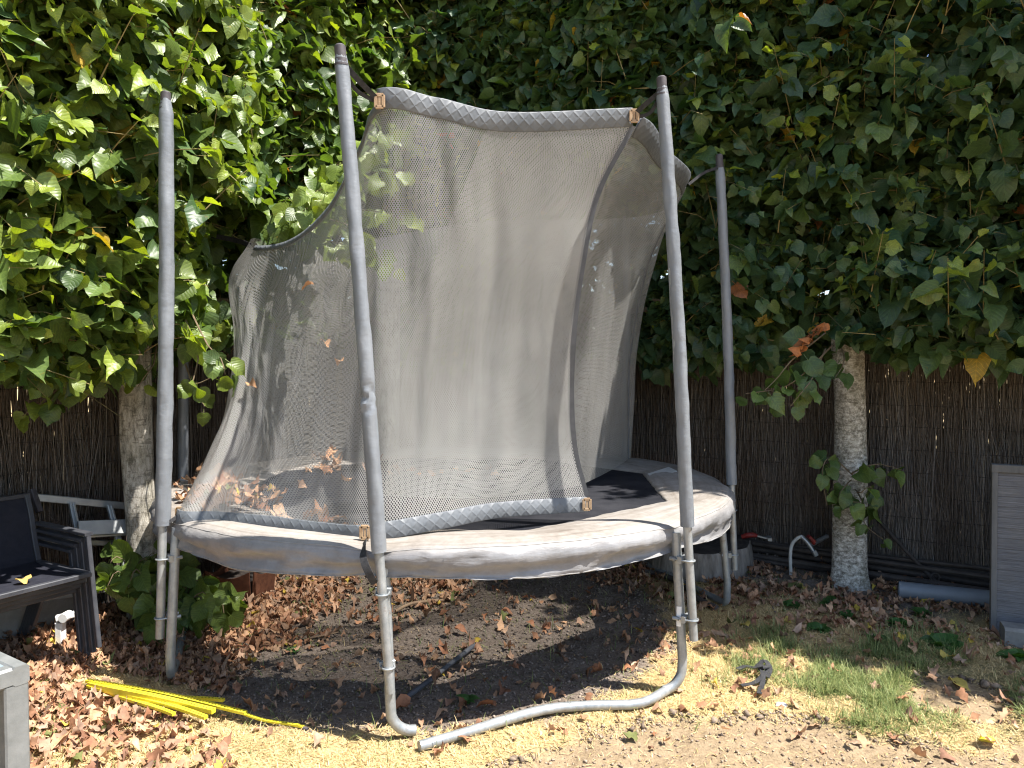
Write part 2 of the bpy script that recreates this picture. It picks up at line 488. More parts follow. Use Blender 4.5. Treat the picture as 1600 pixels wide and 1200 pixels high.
# ------------------------------------------------------------------ ground
def axis(lo, hi, step, far):
    a = list(np.arange(lo, hi + 1e-6, step)); d = step; x = hi
    up = []
    while x < far: d *= 1.35; x += d; up.append(x)
    dn = []; d = step; x = lo
    while x > -far: d *= 1.35; x -= d; dn.append(x)
    return np.array(dn[::-1] + a + up)
gx, gy = axis(-3.6, 3.9, .025, 900), axis(2.0, 7.4, .025, 900)
X, Y = np.meshgrid(gx, gy)

def zones(x, y):
    n = fbm(x * 2.2, y * 2.2, 3) - .5; n2 = fbm(x * 7, y * 7, 9, 3) - .5
    r = np.hypot(x + .55, y - 4.42)
    soil = smooth(1.62, 1.42, r + n * .35 + n2 * .22)
    _, o1 = off(HL, np.stack([x, y], -1)); _, o2 = off(HR, np.stack([x, y], -1))
    soil = np.maximum(soil, smooth(1.15, .5, np.minimum(o1, o2) + n * .8))
    green = smooth(.95, .25, np.hypot((x - 1.85) * .85, (y - 3.38) * 1.25) + n * 1.1 + n2 * .5)
    # bare sandy earth towards the lower right
    edge = np.interp(x, [-1.2, -.1, .25, .6, 1.0, 1.25, 1.5, 1.9, 3.0, 4.0], [2.2, 2.72, 2.93, 3.06, 3.14, 3.12, 2.92, 2.85, 3.0, 3.0])
    sand = smooth(.05, -.06, y - edge + n * .25 + n2 * .10)
    patch = smooth(.30, .16, np.hypot((x - 1.98), (y - 3.27) * 1.2) + n * .3 + n2 * .15)
    sand = np.maximum(sand, patch)
    far = smooth(8, 12, np.hypot(x, y - 3))
    return soil * (1 - far), green * (1 - sand) * (1 - far * .3), sand * (1 - far)

so_, gr_, sa_ = zones(X, Y)
near = smooth(14, 8, np.hypot(X, Y - 4))
def height(x, y):
    s_, g_, a_ = zones(x, y)
    h = (fbm(x * 1.3, y * 1.3, 21) - .5) * .05 + (fbm(x * 9, y * 9, 31, 3) - .5) * .03 + (vnoise(x * 34, y * 34, 41) - .5) * .010
    return h - a_ * .022 - s_ * .008 + a_ * (vnoise(x * 22, y * 22, 47) - .5) * .022
Z = height(X, Y) * near
nx, ny = len(gx), len(gy)
ii = np.arange(nx * ny).reshape(ny, nx)
quads = np.stack([ii[:-1, :-1], ii[:-1, 1:], ii[1:, 1:], ii[1:, :-1]], -1).reshape(-1, 4)
gv = np.stack([X, Y, Z], -1).reshape(-1, 3)
g_ = mesh_obj('ground', gv, quads, M['ground'], attrs=dict(soil=so_.ravel(), green=gr_.ravel(), sand=sa_.ravel()))
tag(g_, 'dry garden ground of straw grass, bare soil and sandy earth', kind='structure')

# ------------------------------------------------------------------ leaves
def template(spine, side):
    """leaf outline: spine y's, then right side points, then mirrored left side; n spine = n side"""
    k = len(spine)
    x = np.array([0.] * k + [p[0] for p in side] + [-p[0] for p in side]); y = np.array(list(spine) + [p[1] for p in side] * 2)
    q = []
    for i in range(k - 1):
        q.append((i, k + i, k + i + 1, i + 1)); q.append((i, i + 1, 2 * k + i + 1, 2 * k + i))
    return x, y, np.array(q)
COARSE = template((0, .2, .45, .72, 1.05), ((.22, -.11), (.46, .07), (.50, .35), (.36, .62), (.15, .86)))
FINE = template((0, .36, .42, .53, .65, .79, .94, 1.09, 1.23, 1.41), ((.016, 0), (.016, .36), (.21, .27), (.40, .35), (.51, .52), (.535, .69), (.50, .87), (.405, 1.04), (.24, 1.19), (.03, 1.34)))
LOBED = template((0, .2, .45, .72, 1.05), ((.24, -.09), (.50, .05), (.35, .32), (.45, .56), (.18, .76)))

def leaf_geo(base, axis_, normal, size, fold, curl, rng, wav=.06, tp=COARSE):
    TX, TY, TQ = tp; K = len(TX)
    n = len(base)
    y = unit(axis_); z = unit(normal - y * (normal * y).sum(-1, keepdims=True)); x = np.cross(y, z)
    tx = TX[None] * (1 + rng.normal(0, .07, (n, K))); ty = TY[None] * (1 + rng.normal(0, .03, (n, K)))
    ph = rng.uniform(0, 6.28, (n, 1)); wv = rng.normal(0, 1, (n, 1))
    tz = fold[:, None] * np.abs(tx) - curl[:, None] * np.maximum(ty - ty[:, :1], 0) ** 2 + (rng.normal(0, wav * .6, (n, K)) + wav * 1.5 * wv * np.sin(ty * 5 + np.sign(tx) * 1.3 + ph) * np.abs(tx) * 2) * (np.abs(TX) > .05)
    tx = tx * np.sqrt(np.clip(1 - np.minimum(np.abs(fold[:, None]), .9) ** 2 * .5, .3, 1))
    s = size[:, None, None]
    v = base[:, None] + s * (tx[..., None] * x[:, None] + ty[..., None] * y[:, None] + tz[..., None] * z[:, None])
    q = (TQ[None] + (np.arange(n) * K)[:, None, None]).reshape(-1, 4)
    return v.reshape(-1, 3), q

def luv(v, tp=COARSE): return np.tile(np.stack([tp[0], tp[1] - (.40 if len(tp[0]) > 20 else 0)], -1), (len(v) // len(tp[0]), 1))

def rvec(n, rng): return unit(rng.normal(0, 1, (n, 3)))

SUN_TINT = [0.0]  # left row only: sunlight painted in as lighter, yellower leaf greens
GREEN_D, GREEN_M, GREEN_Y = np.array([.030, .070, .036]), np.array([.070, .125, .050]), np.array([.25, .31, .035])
def leaf_colors(n, young_lit, rng, yellow=.006, brown=.002):
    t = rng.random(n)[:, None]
    w_ = SUN_TINT[0]
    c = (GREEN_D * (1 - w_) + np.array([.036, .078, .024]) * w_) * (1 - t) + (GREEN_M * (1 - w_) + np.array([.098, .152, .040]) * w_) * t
    yv = np.clip(young_lit, 0, 1)[:, None]
    c = c * (1 - yv) + GREEN_Y * yv
    r = rng.random(n)
    c[r < yellow] = np.array([.36, .25, .035]); c[(r > yellow) & (r < yellow + brown)] = np.array([.24, .095, .035])
    return c * rng.uniform(.8, 1.25, (n, 1))

def keep_clear(p, rng):
    """leave the trampoline, its net and the view of its poles free of twigs"""
    r = np.hypot(p[:, 0] - CEN[0], p[:, 1] - CEN[1])
    left = (p[:, 0] < CEN[0] - .85) & (p[:, 2] > 1.62)
    rc = np.where(left, 1.40, 1.76)
    # sight of the left pole stays open from the garden
    lp = (np.hypot(p[:, 0] + 1.60, p[:, 1] - 3.36) < .17) & (p[:, 2] < 2.55)
    infront = (p[:, 1] < 3.30) & (p[:, 0] > -1.75) & (p[:, 2] < 2.55)
    ok = ((r > rc) | ((p[:, 2] > 2.45) & (r > 1.15) & (p[:, 0] < -.9)) | ((p[:, 2] > 2.62) & (r > 1.5)) | ((p[:, 2] > 2.75) & (r > .95) & (p[:, 1] > 4.9))) & ~lp & ~infront
    return ok

def hedge_tree(H, s0, hw, zt, nshoot, seed, trunk_o, trunk_mat, tr, label, lean=(0, 0), zb0=1.50, fo=1.1, young_lit_share=.25, trunk_top=2.4, deep=.75, escape=.07, over=0.0):
    rng = np.random.default_rng(seed); SUN_TINT[0] = 1.0 if H is HL else 0.0
    base = hp(H, np.array(s0), np.array(trunk_o), 0.0)
    t = thing('lime_tree', label, 'tree', base, 'pleached lime trees along the fences')
    # trunk
    m = MB(); nr, ns = 40, 28
    rings = []
    for i in range(nr):
        z = trunk_top * i / (nr - 1)
        rr = tr * (1 - .10 * z / trunk_top) * (1 + .38 * math.exp(-z / .10)) * (1 + .05 * math.sin(z * 5.1 + seed))
        cx = base[0] + lean[0] * z + .012 * math.sin(z * 3 + seed); cy = base[1] + lean[1] * z
        a = np.arange(ns) * 2 * PI / ns
        rad = rr * (1 + .05 * np.sin(3 * a + z * 2 + seed) + .10 * math.exp(-z / .12) * np.sin(5 * a + seed) + .025 * (vnoise(a * 3, z * 8 + a * 0, seed) - .5))
        rings.append(np.stack([cx + rad * np.cos(a), cy + rad * np.sin(a), np.full(ns, z - .05)], -1))
    v = np.concatenate(rings)
    f = [(i * ns + k, i * ns + (k + 1) % ns, (i + 1) * ns + (k + 1) % ns, (i + 1) * ns + k) for i in range(nr - 1) for k in range(ns)]
    trunk = mesh_obj('trunk', v, f, trunk_mat, t)
    # leader and horizontal trained limbs
    lm = MB(); top = np.array([base[0] + lean[0] * trunk_top, base[1] + lean[1] * trunk_top, trunk_top - .1])
    lead = [top, top + [0.02, .02, .7], top + [-.02, 0, 1.4], np.array([top[0], top[1], zt - 1.2])]
    lm.tube(spline(lead, 14), list(np.linspace(tr * .9, .02, 14)), 10); lm.build('leader', M['wood_stem'], trunk)
    for z in np.arange(1.75, zt - 1.2, .5):
        for sg in (-1, 1):
            a = np.array([base[0] + lean[0] * z, base[1] + lean[1] * z, z])
            d3 = np.array([*(H['D'] * sg), 0]); n3 = np.array([*H['N'], 0])
            pts = [a, a + d3 * .35 + [0, 0, .12], a + d3 * hw * .7 + n3 * rng.normal(0, .1) + [0, 0, .18], a + d3 * hw + [0, 0, .25]]
            lm = MB(); lm.tube(spline(pts, 10), list(np.linspace(.032, .009, 10)), 7); lm.build('limb', M['wood_stem'], trunk)
    # shoots carrying leaves
    n = nshoot
    s = s0 + rng.uniform(-hw, hw, n); z = zb0 + (zt - zb0) * rng.random(n)
    bulge = (fbm(s * 1.7 + seed, z * 1.7, seed, 3) - .5)
    front = fo + over * np.maximum(z - 1.9, 0) + .55 * bulge - .25 * smooth(zt - .5, zt, z) - .22 * smooth(zb0 + .35, zb0 - .1, z)
    depth = np.abs(rng.normal(0, .33, n)); inner = rng.random(n) < .38
    depth[inner] = rng.uniform(.3, fo + deep, inner.sum())
    o = front - .28 - depth
    P0 = hp(H, s, o, z)
    zfl = zb0 + .18 * (fbm(s * 2.5, s * 0 + seed, seed + 5, 3) - .5)
    N3 = np.array([*H['N'], 0]); D3 = np.array([*H['D'], 0])
    out = np.where(inner, rng.uniform(-.8, .6, n), rng.uniform(.35, 1.0, n))
    dirv = unit(N3 * out[:, None] + D3 * rng.normal(0, .55, n)[:, None] + np.array([0, 0, 1.]) * rng.uniform(-.15, .75, n)[:, None])
    L = rng.uniform(.22, .52, n); droop = rng.uniform(.15, .75, n)
    esc = (rng.random(n) < escape) & ~inner
    P0[esc] += N3 * (rng.uniform(.02, .22, esc.sum()) + (.13 if H is HR else 0))[:, None]
    dirv[esc] = unit(N3 * rng.uniform(.25, .8, esc.sum())[:, None] + D3 * rng.normal(0, .3, esc.sum())[:, None] + np.array([0, 0, 1.]) * rng.uniform(.5, 1.2, esc.sum())[:, None])
    droop[esc] *= .3; L[esc] = rng.uniform(.32, .6, esc.sum())
    B, A, NN, S, YG, FR = [], [], [], [], [], []
    kmax = 9
    for k in range(kmax):
        u = (k + .7) / kmax
        p = P0 + dirv * (L * u)[:, None]; p[:, 2] -= droop * (L * u) ** 2 * 1.2
        tang = dirv.copy(); tang[:, 2] -= droop * L * u * 2.0; tang = unit(tang)
        side = unit(np.cross(tang, np.array([0, 0, 1.])) + rng.normal(0, .15, (n, 3))) * (1 if k % 2 else -1)
        use = (rng.random(n) < .93)
        b = p + side * .002
        ax = tang * .55 + side * .75 + np.array([0, 0, -1.]) * rng.uniform(.0, .85, n)[:, None] + rng.normal(0, .28, (n, 3))
        nn = np.array([0, 0, 1.]) * rng.uniform(.45, 1.2, n)[:, None] + N3 * rng.uniform(-.05, .85, n)[:, None] + rng.normal(0, .38, (n, 3))
        sz = (.066 + .072 * rng.random(n) ** .8) * (1 - .45 * smooth(.6, 1.0, np.full(n, u)))
        yg = smooth(.45, 1.0, np.full(n, u)) * ((rng.random(n) < young_lit_share + .10) | esc) * rng.uniform(.2, 1, n) * np.where(inner, .2, 1) + rng.random(n) ** 4 * .3  # yellow green for fresh tips; the left row's larger share paints in backlit leaves
        use &= b[:, 2] > zfl - .10 + .12 * np.clip(-o, 0, 1)
        B.append(b[use]); A.append(ax[use]); NN.append(nn[use]); S.append(sz[use]); YG.append(yg[use]); FR.append((o > front - .95)[use] | esc[use])
    B, A, NN, S, YG, FR = map(np.concatenate, (B, A, NN, S, YG, FR))
    ok = keep_clear(B + unit(A) * S[:, None], rng) & keep_clear(B, rng)
    VV, QQ, CC, UU, o0 = [], [], [], [], 0
    for sel, tpl in ((ok & FR, FINE), (ok & ~FR, COARSE)):
        m_ = sel.sum()
        v, q = leaf_geo(B[sel], A[sel], NN[sel], S[sel], rng.uniform(-.05, .75, m_), rng.uniform(-.15, .65, m_), rng, .09, tpl)
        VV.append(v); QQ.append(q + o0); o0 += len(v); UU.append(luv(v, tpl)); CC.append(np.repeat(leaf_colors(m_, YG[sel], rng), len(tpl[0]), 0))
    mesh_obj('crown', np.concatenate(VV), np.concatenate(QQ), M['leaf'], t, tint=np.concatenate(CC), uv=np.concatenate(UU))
    # the shoot stems
    sel = np.where(keep_clear(P0 + dirv * L[:, None], rng) & keep_clear(P0, rng) & (P0[:, 2] > zb0 - .02))[0]
    vs, fs = [], []
    for i in sel:
        prev = None
        for u in (0, .5, 1.0):
            p = P0[i] + dirv[i] * L[i] * u; p[2] -= droop[i] * (L[i] * u) ** 2 * 1.2
            r = .0042 * (1 - .65 * u); o0 = len(vs)
            sd_ = unit(np.cross(dirv[i], (0, 0, 1.))); up_ = np.cross(sd_, dirv[i])
            for a in (0, 2.1, 4.2): vs.append(p + (sd_ * math.cos(a) + up_ * math.sin(a)) * r)
            if prev is not None: fs += [(prev + k, prev + (k + 1) % 3, o0 + (k + 1) % 3, o0 + k) for k in range(3)]
            prev = o0
    lm = MB(); lm.add(vs, fs)
    tag(lm.build('twigs', M['twigstem'], t), kind='stuff')
    return t, trunk

def spray(parent, name, stem, paths, seed, size=.09, dens=.055, young_lit=.15, facing=(0, -1, .5), split=True):
    """leafy shoots along given paths, each shoot with its own stem"""
    rng = np.random.default_rng(seed)
    B, A, NN, S, YG = [], [], [], [], []
    def flush(m):
        b, a, nn, sz, yg = map(np.array, (B, A, NN, S, YG)); n = len(b)
        v, q = leaf_geo(b, a, nn, sz, rng.uniform(0, .55, n), rng.uniform(0, .5, n), rng, .08, FINE)
        f = mesh_obj(name, v, q, M['leaf'], parent, tint=np.repeat(leaf_colors(n, yg, rng, 0, 0), len(FINE[0]), 0), uv=luv(v, FINE))
        if split: m.build(stem, M['wood_stem'], f)
        for l_ in (B, A, NN, S, YG): l_.clear()
        return f
    f = None
    for P in paths:
        m = MB()
        P = np.array(P); ln = np.linalg.norm(np.diff(P, axis=0), axis=1).sum()
        k = max(4, int(ln / dens)); Q = spline(P, k)
        m.tube(Q, list(np.linspace(.005, .002, k)), 5)
        T = unit(np.gradient(Q, axis=0))
        for i in range(1, k):
            side = unit(np.cross(T[i], (0, 0, 1.)) + rng.normal(0, .35, 3)) * (1 if i % 2 else -1)
            B.append(Q[i] + side * .02); A.append(T[i] * .5 + side * .8 + np.array([0, 0, -rng.uniform(.2, 1.1)]) + rng.normal(0, .2, 3))
            NN.append(np.array(facing) * rng.uniform(.5, 1) + rng.normal(0, .3, 3)); S.append(size * rng.uniform(.75, 1.2) * (1 - .35 * i / k)); YG.append(young_lit * rng.random() + .5 * young_lit * i / k)
        if split: flush(m)
        else: m.build(stem, M['wood_stem'], parent)
    if not split: f = flush(None)
    return f

def st(p): return float(off(HR, p)[0]), float(off(HR, p)[1])
rt = on(1331, 912)                                             # foot of the trunk on the right
s_r, o_r = st(rt)
tR, _ = hedge_tree(HR, s_r, 1.5, 4.9, 3100, 11, o_r, M['bark_pale'], .107, 'lime tree with pale lichened trunk and leafy sprouts beside the grey pipe', lean=(-.030, .0), zb0=1.56, fo=1.04, young_lit_share=.0, trunk_top=2.3, over=.055, escape=.10)
hedge_tree(HR, s_r + 2.3, 1.6, 5.7, 6200, 12, .42, M['bark_grey'], .09, 'lime tree behind the trampoline, nearest the fence corner on the right side', fo=1.25, young_lit_share=.05, deep=1.5, over=.10)
hedge_tree(HR, s_r - 2.3, 1.2, 4.9, 2100, 13, .42, M['bark_grey'], .09, 'lime tree hanging over the wooden panel at the right edge', fo=1.06, young_lit_share=.0, over=.055, escape=.10)
lt = on(228, 966)
s_l, o_l = float(off(HL, lt)[0]), float(off(HL, lt)[1])
tL, _ = hedge_tree(HL, s_l, 1.2, 4.9, 3200, 14, o_l, M['bark_grey'], .088, 'sunlit lime tree with grey fissured trunk between stepladder and trampoline', lean=(-.02, 0), zb0=1.45, fo=1.22, young_lit_share=.8, trunk_top=2.3, escape=.10)
hedge_tree(HL, s_l + 2.25, 1.7, 5.7, 4200, 15, .36, M['bark_grey'], .09, 'lime tree behind the trampoline at the far end of the left fence', fo=1.05, young_lit_share=.5, deep=1.2)
hedge_tree(HL, s_l - 2.25, 1.25, 4.9, 1800, 16, .40, M['bark_grey'], .09, 'sunlit lime tree above the stacked chairs at the left edge', fo=1.15, young_lit_share=.8, zb0=1.5)

# sprouts and low hanging sprays on the two near trees
def P(*a): return [at(*q) for q in a]
spray(tR, 'trunk_sprout', 'sprout_stem', [
    P((1335, 745, 4.80), (1300, 715, 4.72), (1285, 735, 4.66), (1292, 790, 4.64)),
    P((1330, 740, 4.80), (1350, 730, 4.70), (1375, 725, 4.66), (1410, 735, 4.68)),
    P((1340, 770, 4.80), (1350, 790, 4.70), (1352, 820, 4.70), (1390, 850, 4.72)),
    P((1330, 750, 4.80), (1320, 760, 4.68), (1310, 780, 4.66), (1345, 785, 4.64)),
    P((1336, 765, 4.80), (1345, 770, 4.66), (1360, 760, 4.64), (1376, 790, 4.66))], 51, .105, .05, .12)
spray(tR, 'hanging_spray', 'spray_stem', [
    P((1300, 540, 4.5), (1265, 575, 4.35), (1225, 605, 4.25), (1165, 615, 4.2)),
    P((1290, 545, 4.5), (1270, 590, 4.3), (1255, 610, 4.25), (1235, 635, 4.2)),
    P((1315, 545, 4.6), (1320, 560, 4.5), (1315, 575, 4.42), (1305, 590, 4.4)),
    P((1290, 520, 4.5), (1240, 560, 4.3), (1215, 590, 4.25), (1195, 610, 4.2))], 52, .12, .07, .05)
spray(tL, 'hanging_spray', 'spray_stem', [
    P((150, 555, 3.9), (110, 590, 3.8), (70, 625, 3.75), (35, 650, 3.7)),
    P((120, 560, 3.8), (105, 600, 3.75), (85, 620, 3.7), (70, 640, 3.7)),
    P((245, 540, 4.1), (240, 570, 4.0), (225, 590, 3.95), (215, 605, 3.95)),
    P((300, 490, 3.9), (325, 540, 3.75), (345, 560, 3.7), (352, 585, 3.68)),
    P((290, 500, 3.9), (310, 560, 3.8), (300, 600, 3.75), (330, 590, 3.72)),
    P((290, 570, 4.2), (300, 600, 4.1), (310, 620, 4.1), (320, 635, 4.1))], 53, .115, .065, .35)
spray(tL, 'inner_spray', 'spray_stem', [
    P((470, 330, 5.2), (520, 300, 4.8), (575, 285, 4.45), (635, 265, 4.2)),
    P((470, 350, 5.2), (530, 330, 4.8), (585, 330, 4.5), (640, 345, 4.3)),
    P((480, 300, 5.2), (520, 260, 4.8), (570, 230, 4.5), (620, 205, 4.3)),
    P((480, 370, 5.1), (530, 380, 4.7), (575, 395, 4.5), (610, 420, 4.4)),
    P((450, 360, 5.0), (480, 340, 4.6), (540, 350, 4.3), (570, 375, 4.2)),
    P((460, 310, 5.0), (500, 270, 4.6), (545, 250, 4.3), (580, 215, 4.1)),
    P((420, 340, 4.9), (450, 310, 4.4), (490, 300, 4.1), (520, 290, 3.9)),
    P((420, 360, 4.8), (440, 345, 4.5), (465, 335, 4.2), (480, 325, 4.05))], 54, .125, .06, .45)
# cluster of dead brown leaves caught under the right crown
rng = np.random.default_rng(60)
n = 16; b = np.array([at(1262 + rng.normal(0, 12), 525 - 22 * k / n + 14, 4.35) for k in range(n)])
b = np.array([at(1248 + 44 * k / n, 545 - 42 * k / n + rng.normal(0, 3), 4.3 + rng.normal(0, .02)) for k in range(n)])
v, q = leaf_geo(b, rng.normal(0, .6, (n, 3)) + [-.4, 0, -.8], rvec(n, rng), rng.uniform(.04, .07, n), rng.uniform(.2, .9, n), rng.uniform(.2, .8, n), rng, .12)
mesh_obj('dead_twig', v, q, M['litter'], tR, tint=np.repeat(np.array([.34, .13, .045]) * rng.uniform(.7, 1.3, (n, 1)), 15, 0))

# leafy shrub of basal shoots at the foot of the left trunk
c0 = on(246, 1000)
sh = thing('leafy_shrub', 'low shrub of broad heart shaped leaves behind the left trampoline leg', 'shrub', (c0[0], c0[1], 0))
rng = np.random.default_rng(70)
paths = []
for k in range(26):
    a = rng.uniform(0, 2 * PI); r = .30 * math.sqrt(rng.random())
    q0 = np.array([c0[0] + .35 * r * math.cos(a), c0[1] + .15 + .35 * r * math.sin(a), 0])
    q1 = np.array([c0[0] + 1.25 * r * math.cos(a), c0[1] + .10 + .8 * r * math.sin(a), rng.uniform(.22, .40) - .3 * r * math.cos(a)])
    paths.append([q0, (q0 * .6 + q1 * .4) + [0, 0, .08], q1, q1 + [.05 * math.cos(a), -.06, -.08]])
spray(sh, 'foliage', 'stem', paths, 71, .125, .05, .22, split=False)

# ------------------------------------------------------------------ brushwood fences
def brush_fence(H, s0, s1, seed, label, hgt=1.78, gap=.05, hold=.5):
    rng = np.random.default_rng(seed)
    base = hp(H, np.array((s0 + s1) / 2), np.array(0.0), 0.)
    t = thing('brushwood_fence', label, 'fence', base, 'brushwood screens along the garden edge')
    n = int((s1 - s0) * 2700)
    s = rng.uniform(s0, s1, n)
    # a few real gaps where daylight shows
    nz = vnoise(s * 26, s * 0, seed); keep = (nz > gap * 2.4)
    lo = np.where(rng.random(n) < .55, rng.uniform(0, .1, n), rng.uniform(.0, 1.1, n))
    ln = rng.uniform(.45, 1.1, n); hi = np.minimum(np.where(rng.random(len(lo)) < .35, 3, lo + ln), hgt + rng.normal(0, .035, n) + .05 * np.sin(s * 3))
    gapz = (fbm(s * 9, lo * 0, seed + 3, 2))
    keep |= rng.random(n) < hold
    s, lo, hi = s[keep], lo[keep], hi[keep]; n = len(s)
    o = rng.normal(0, .018, n); lean = rng.normal(0, .030, n) + (rng.random(n) < .12) * rng.normal(0, .09, n); lo_o = rng.normal(0, .008, n)
    r0 = rng.uniform(.0018, .0044, n)
    hz = [lo, lo + (hi - lo) * .5, hi]
    V = []
    for k in range(3):
        ss = s + lean * (k - 1) + (rng.normal(0, .011, n)); oo = o + lo_o * (k - 1)
        for a in (0, 2.094, 4.189):
            V.append(hp(H, ss + r0 * math.cos(a), oo + r0 * math.sin(a) + .0, hz[k]))
    V = np.stack(V, 1).reshape(-1, 3)
    Q = np.array([(k * 3 + j, k * 3 + (j + 1) % 3, k * 3 + 3 + (j + 1) % 3, k * 3 + 3 + j) for k in range(2) for j in range(3)])
    Q = (Q[None] + (np.arange(n) * 9)[:, None, None]).reshape(-1, 4)
    tone = rng.random(n)[:, None]; grey = (fbm(s * 3, lo * 2, seed + 8, 3))[:, None]
    c = (np.array([.092, .071, .056]) * (1 - tone) + np.array([.185, .152, .124]) * tone)
    c = c * (1 - smooth(.45, .75, grey)) + np.array([.23, .205, .182]) * smooth(.45, .75, grey) * (.6 + .6 * tone)
    light = rng.random(n) < .008; c[light] = np.array([.36, .30, .22])
    mesh_obj('brush_panel', V, Q, M['twig'], t, tint=np.repeat(c, 9, 0))
    for k, z in enumerate(np.arange(.12, hgt, .155)):
        m = MB(); ss = np.arange(s0, s1 + .01, .09)
        pts = hp(H, ss, np.full(len(ss), .034), 0.); pts[:, 2] = z + .02 * (fbm(ss * 1.4, ss * 0 + k, seed) - .5) + .012 * (vnoise(ss * 9, ss * 0 + k * 3, seed) - .5)
        m.tube(pts, .0019, 4, False); m.build('binding_wire', M['darkrod'], t)
    return t
brush_fence(HR, -3.6, S_CORNER_R, 81, 'dark brushwood screen fence along the right side behind the pale trunk', gap=.012, hold=.75)
brush_fence(HL, -2.4, S_CORNER_L, 82, 'brushwood screen fence on the left behind chairs and stepladder, specks of daylight', gap=.055)

# ------------------------------------------------------------------ trampoline
TR = thing('trampoline', 'round grey trampoline with faded pad and torn sagging safety net', 'trampoline', (CEN[0], CEN[1], 0))
poles = dict(
    L=(at(254, 820, 3.37), at(259, 155, 3.35), 250, 997), FL=(at(592, 862, 2.85), at(532, 84, 2.86), 610, 1082),
    FR=(at(1074, 822, 3.26), at(1034, 132, 3.26), 1084, 1000), BR=(at(1143, 757, 4.47), at(1124, 250, 4.50), 1148, 890))
def away(ang, r=1.70): return np.array([CEN[0] + r * math.cos(math.radians(ang)), CEN[1] + r * math.sin(math.radians(ang))])
for nm, ang in (('B1', 42.5), ('B2', 87.5), ('B3', 132.5), ('BL', 178)):
    x, y = away(ang); poles[nm] = (np.array([x, y, .76]), np.array([x, y + .03, 2.72]), None, None)
order = ['L', 'FL', 'FR', 'BR', 'B1', 'B2', 'B3', 'BL']
legxy = {}
for k, nm in enumerate(order):
    b, tp, lx, ly = poles[nm]
    inw = unit(CEN - b[:2]); legxy[nm] = b[:2] + inw * dict(L=.060, FR=.062).get(nm, .078)
    ax = unit(tp - b)
    low = b - ax * ((b[2] - .26) / ax[2]) if lx is None else at(lx, ly, b[1])
    # bare steel tube reaching up inside the sleeve
    m = MB(); m.tube([low, low * .5 + b * .5, b + ax * .05, tp - ax * .05], .0195, 16)
    pole = m.build('pole', M['steel'], TR)
    rng = np.random.default_rng(100 + k)
    nr, ns = 150, 20; Ls = np.linalg.norm(tp - b)
    pts, rad = [], []
    th = np.arange(ns) * 2 * PI / ns
    for i in range(nr):
        u = i / (nr - 1); w_ = .010 * math.sin(u * PI) * (1 if nm in ('FR', 'BR', 'L') else .6)
        pts.append(b + (tp - b) * u + np.array([w_, 0, 0]))
        base = .0310 - .004 * u if nm != 'L' else .034 - .002 * u
        wr = (fbm(th * 1.2, np.full(ns, u * Ls * 11), 200 + k, 4) - .5) * .0085
        if nm == 'FL':
            cr = math.exp(-((u - .315) / .032) ** 2)
            wr = wr + cr * ((vnoise(th * 1.6, np.full(ns, u * 80), 7) - .72) * .022)
        if u > .965: base *= 1 - (u - .965) * 9
        if k % 2 == 0 and abs(u - .42) < .006: base *= .97
        rad.append(base + wr)
    m = MB(); m.tube(pts, rad, ns); m.build('foam_sleeve', M['sleeve'], pole)
    m = MB(); m.tube([tp - ax * .06, tp - ax * .02], .024, 14); m.tube([tp - ax * .025, tp, tp + ax * .028, tp + ax * .034], [.021, .0225, .022, .016], 14)
    m.tube([tp - ax * .048, tp - ax * .040], .027, 14); m.build('end_cap', M['rubber'], pole)
    # U bolts clamping pole to leg
    for fr in (.30, .82):
        pz = b * (1 - fr) + low * fr; lz = np.array([*legxy[nm], pz[2]])
        out_ = unit(np.array([*(pz[:2] - lz[:2]), 0])); sd_ = np.array([-out_[1], out_[0], 0])
        m = MB(); arc = [pz + sd_ * .026 - out_ * .075] + [pz + (out_ * math.sin(a) + sd_ * math.cos(a)) * .0245 for a in np.linspace(0, PI, 9)] + [pz - sd_ * .026 - out_ * .075]
        m.tube(arc, .0042, 8)
        for s_ in (1, -1): m.tube([pz + sd_ * .026 * s_ - out_ * .055, pz + sd_ * .026 * s_ - out_ * .082], .009, 8)
        m.bar(pz - out_ * .033 - sd_ * .032, pz - out_ * .033 + sd_ * .032, .02, .03)
        m.build('clamp', M['steel'], pole)

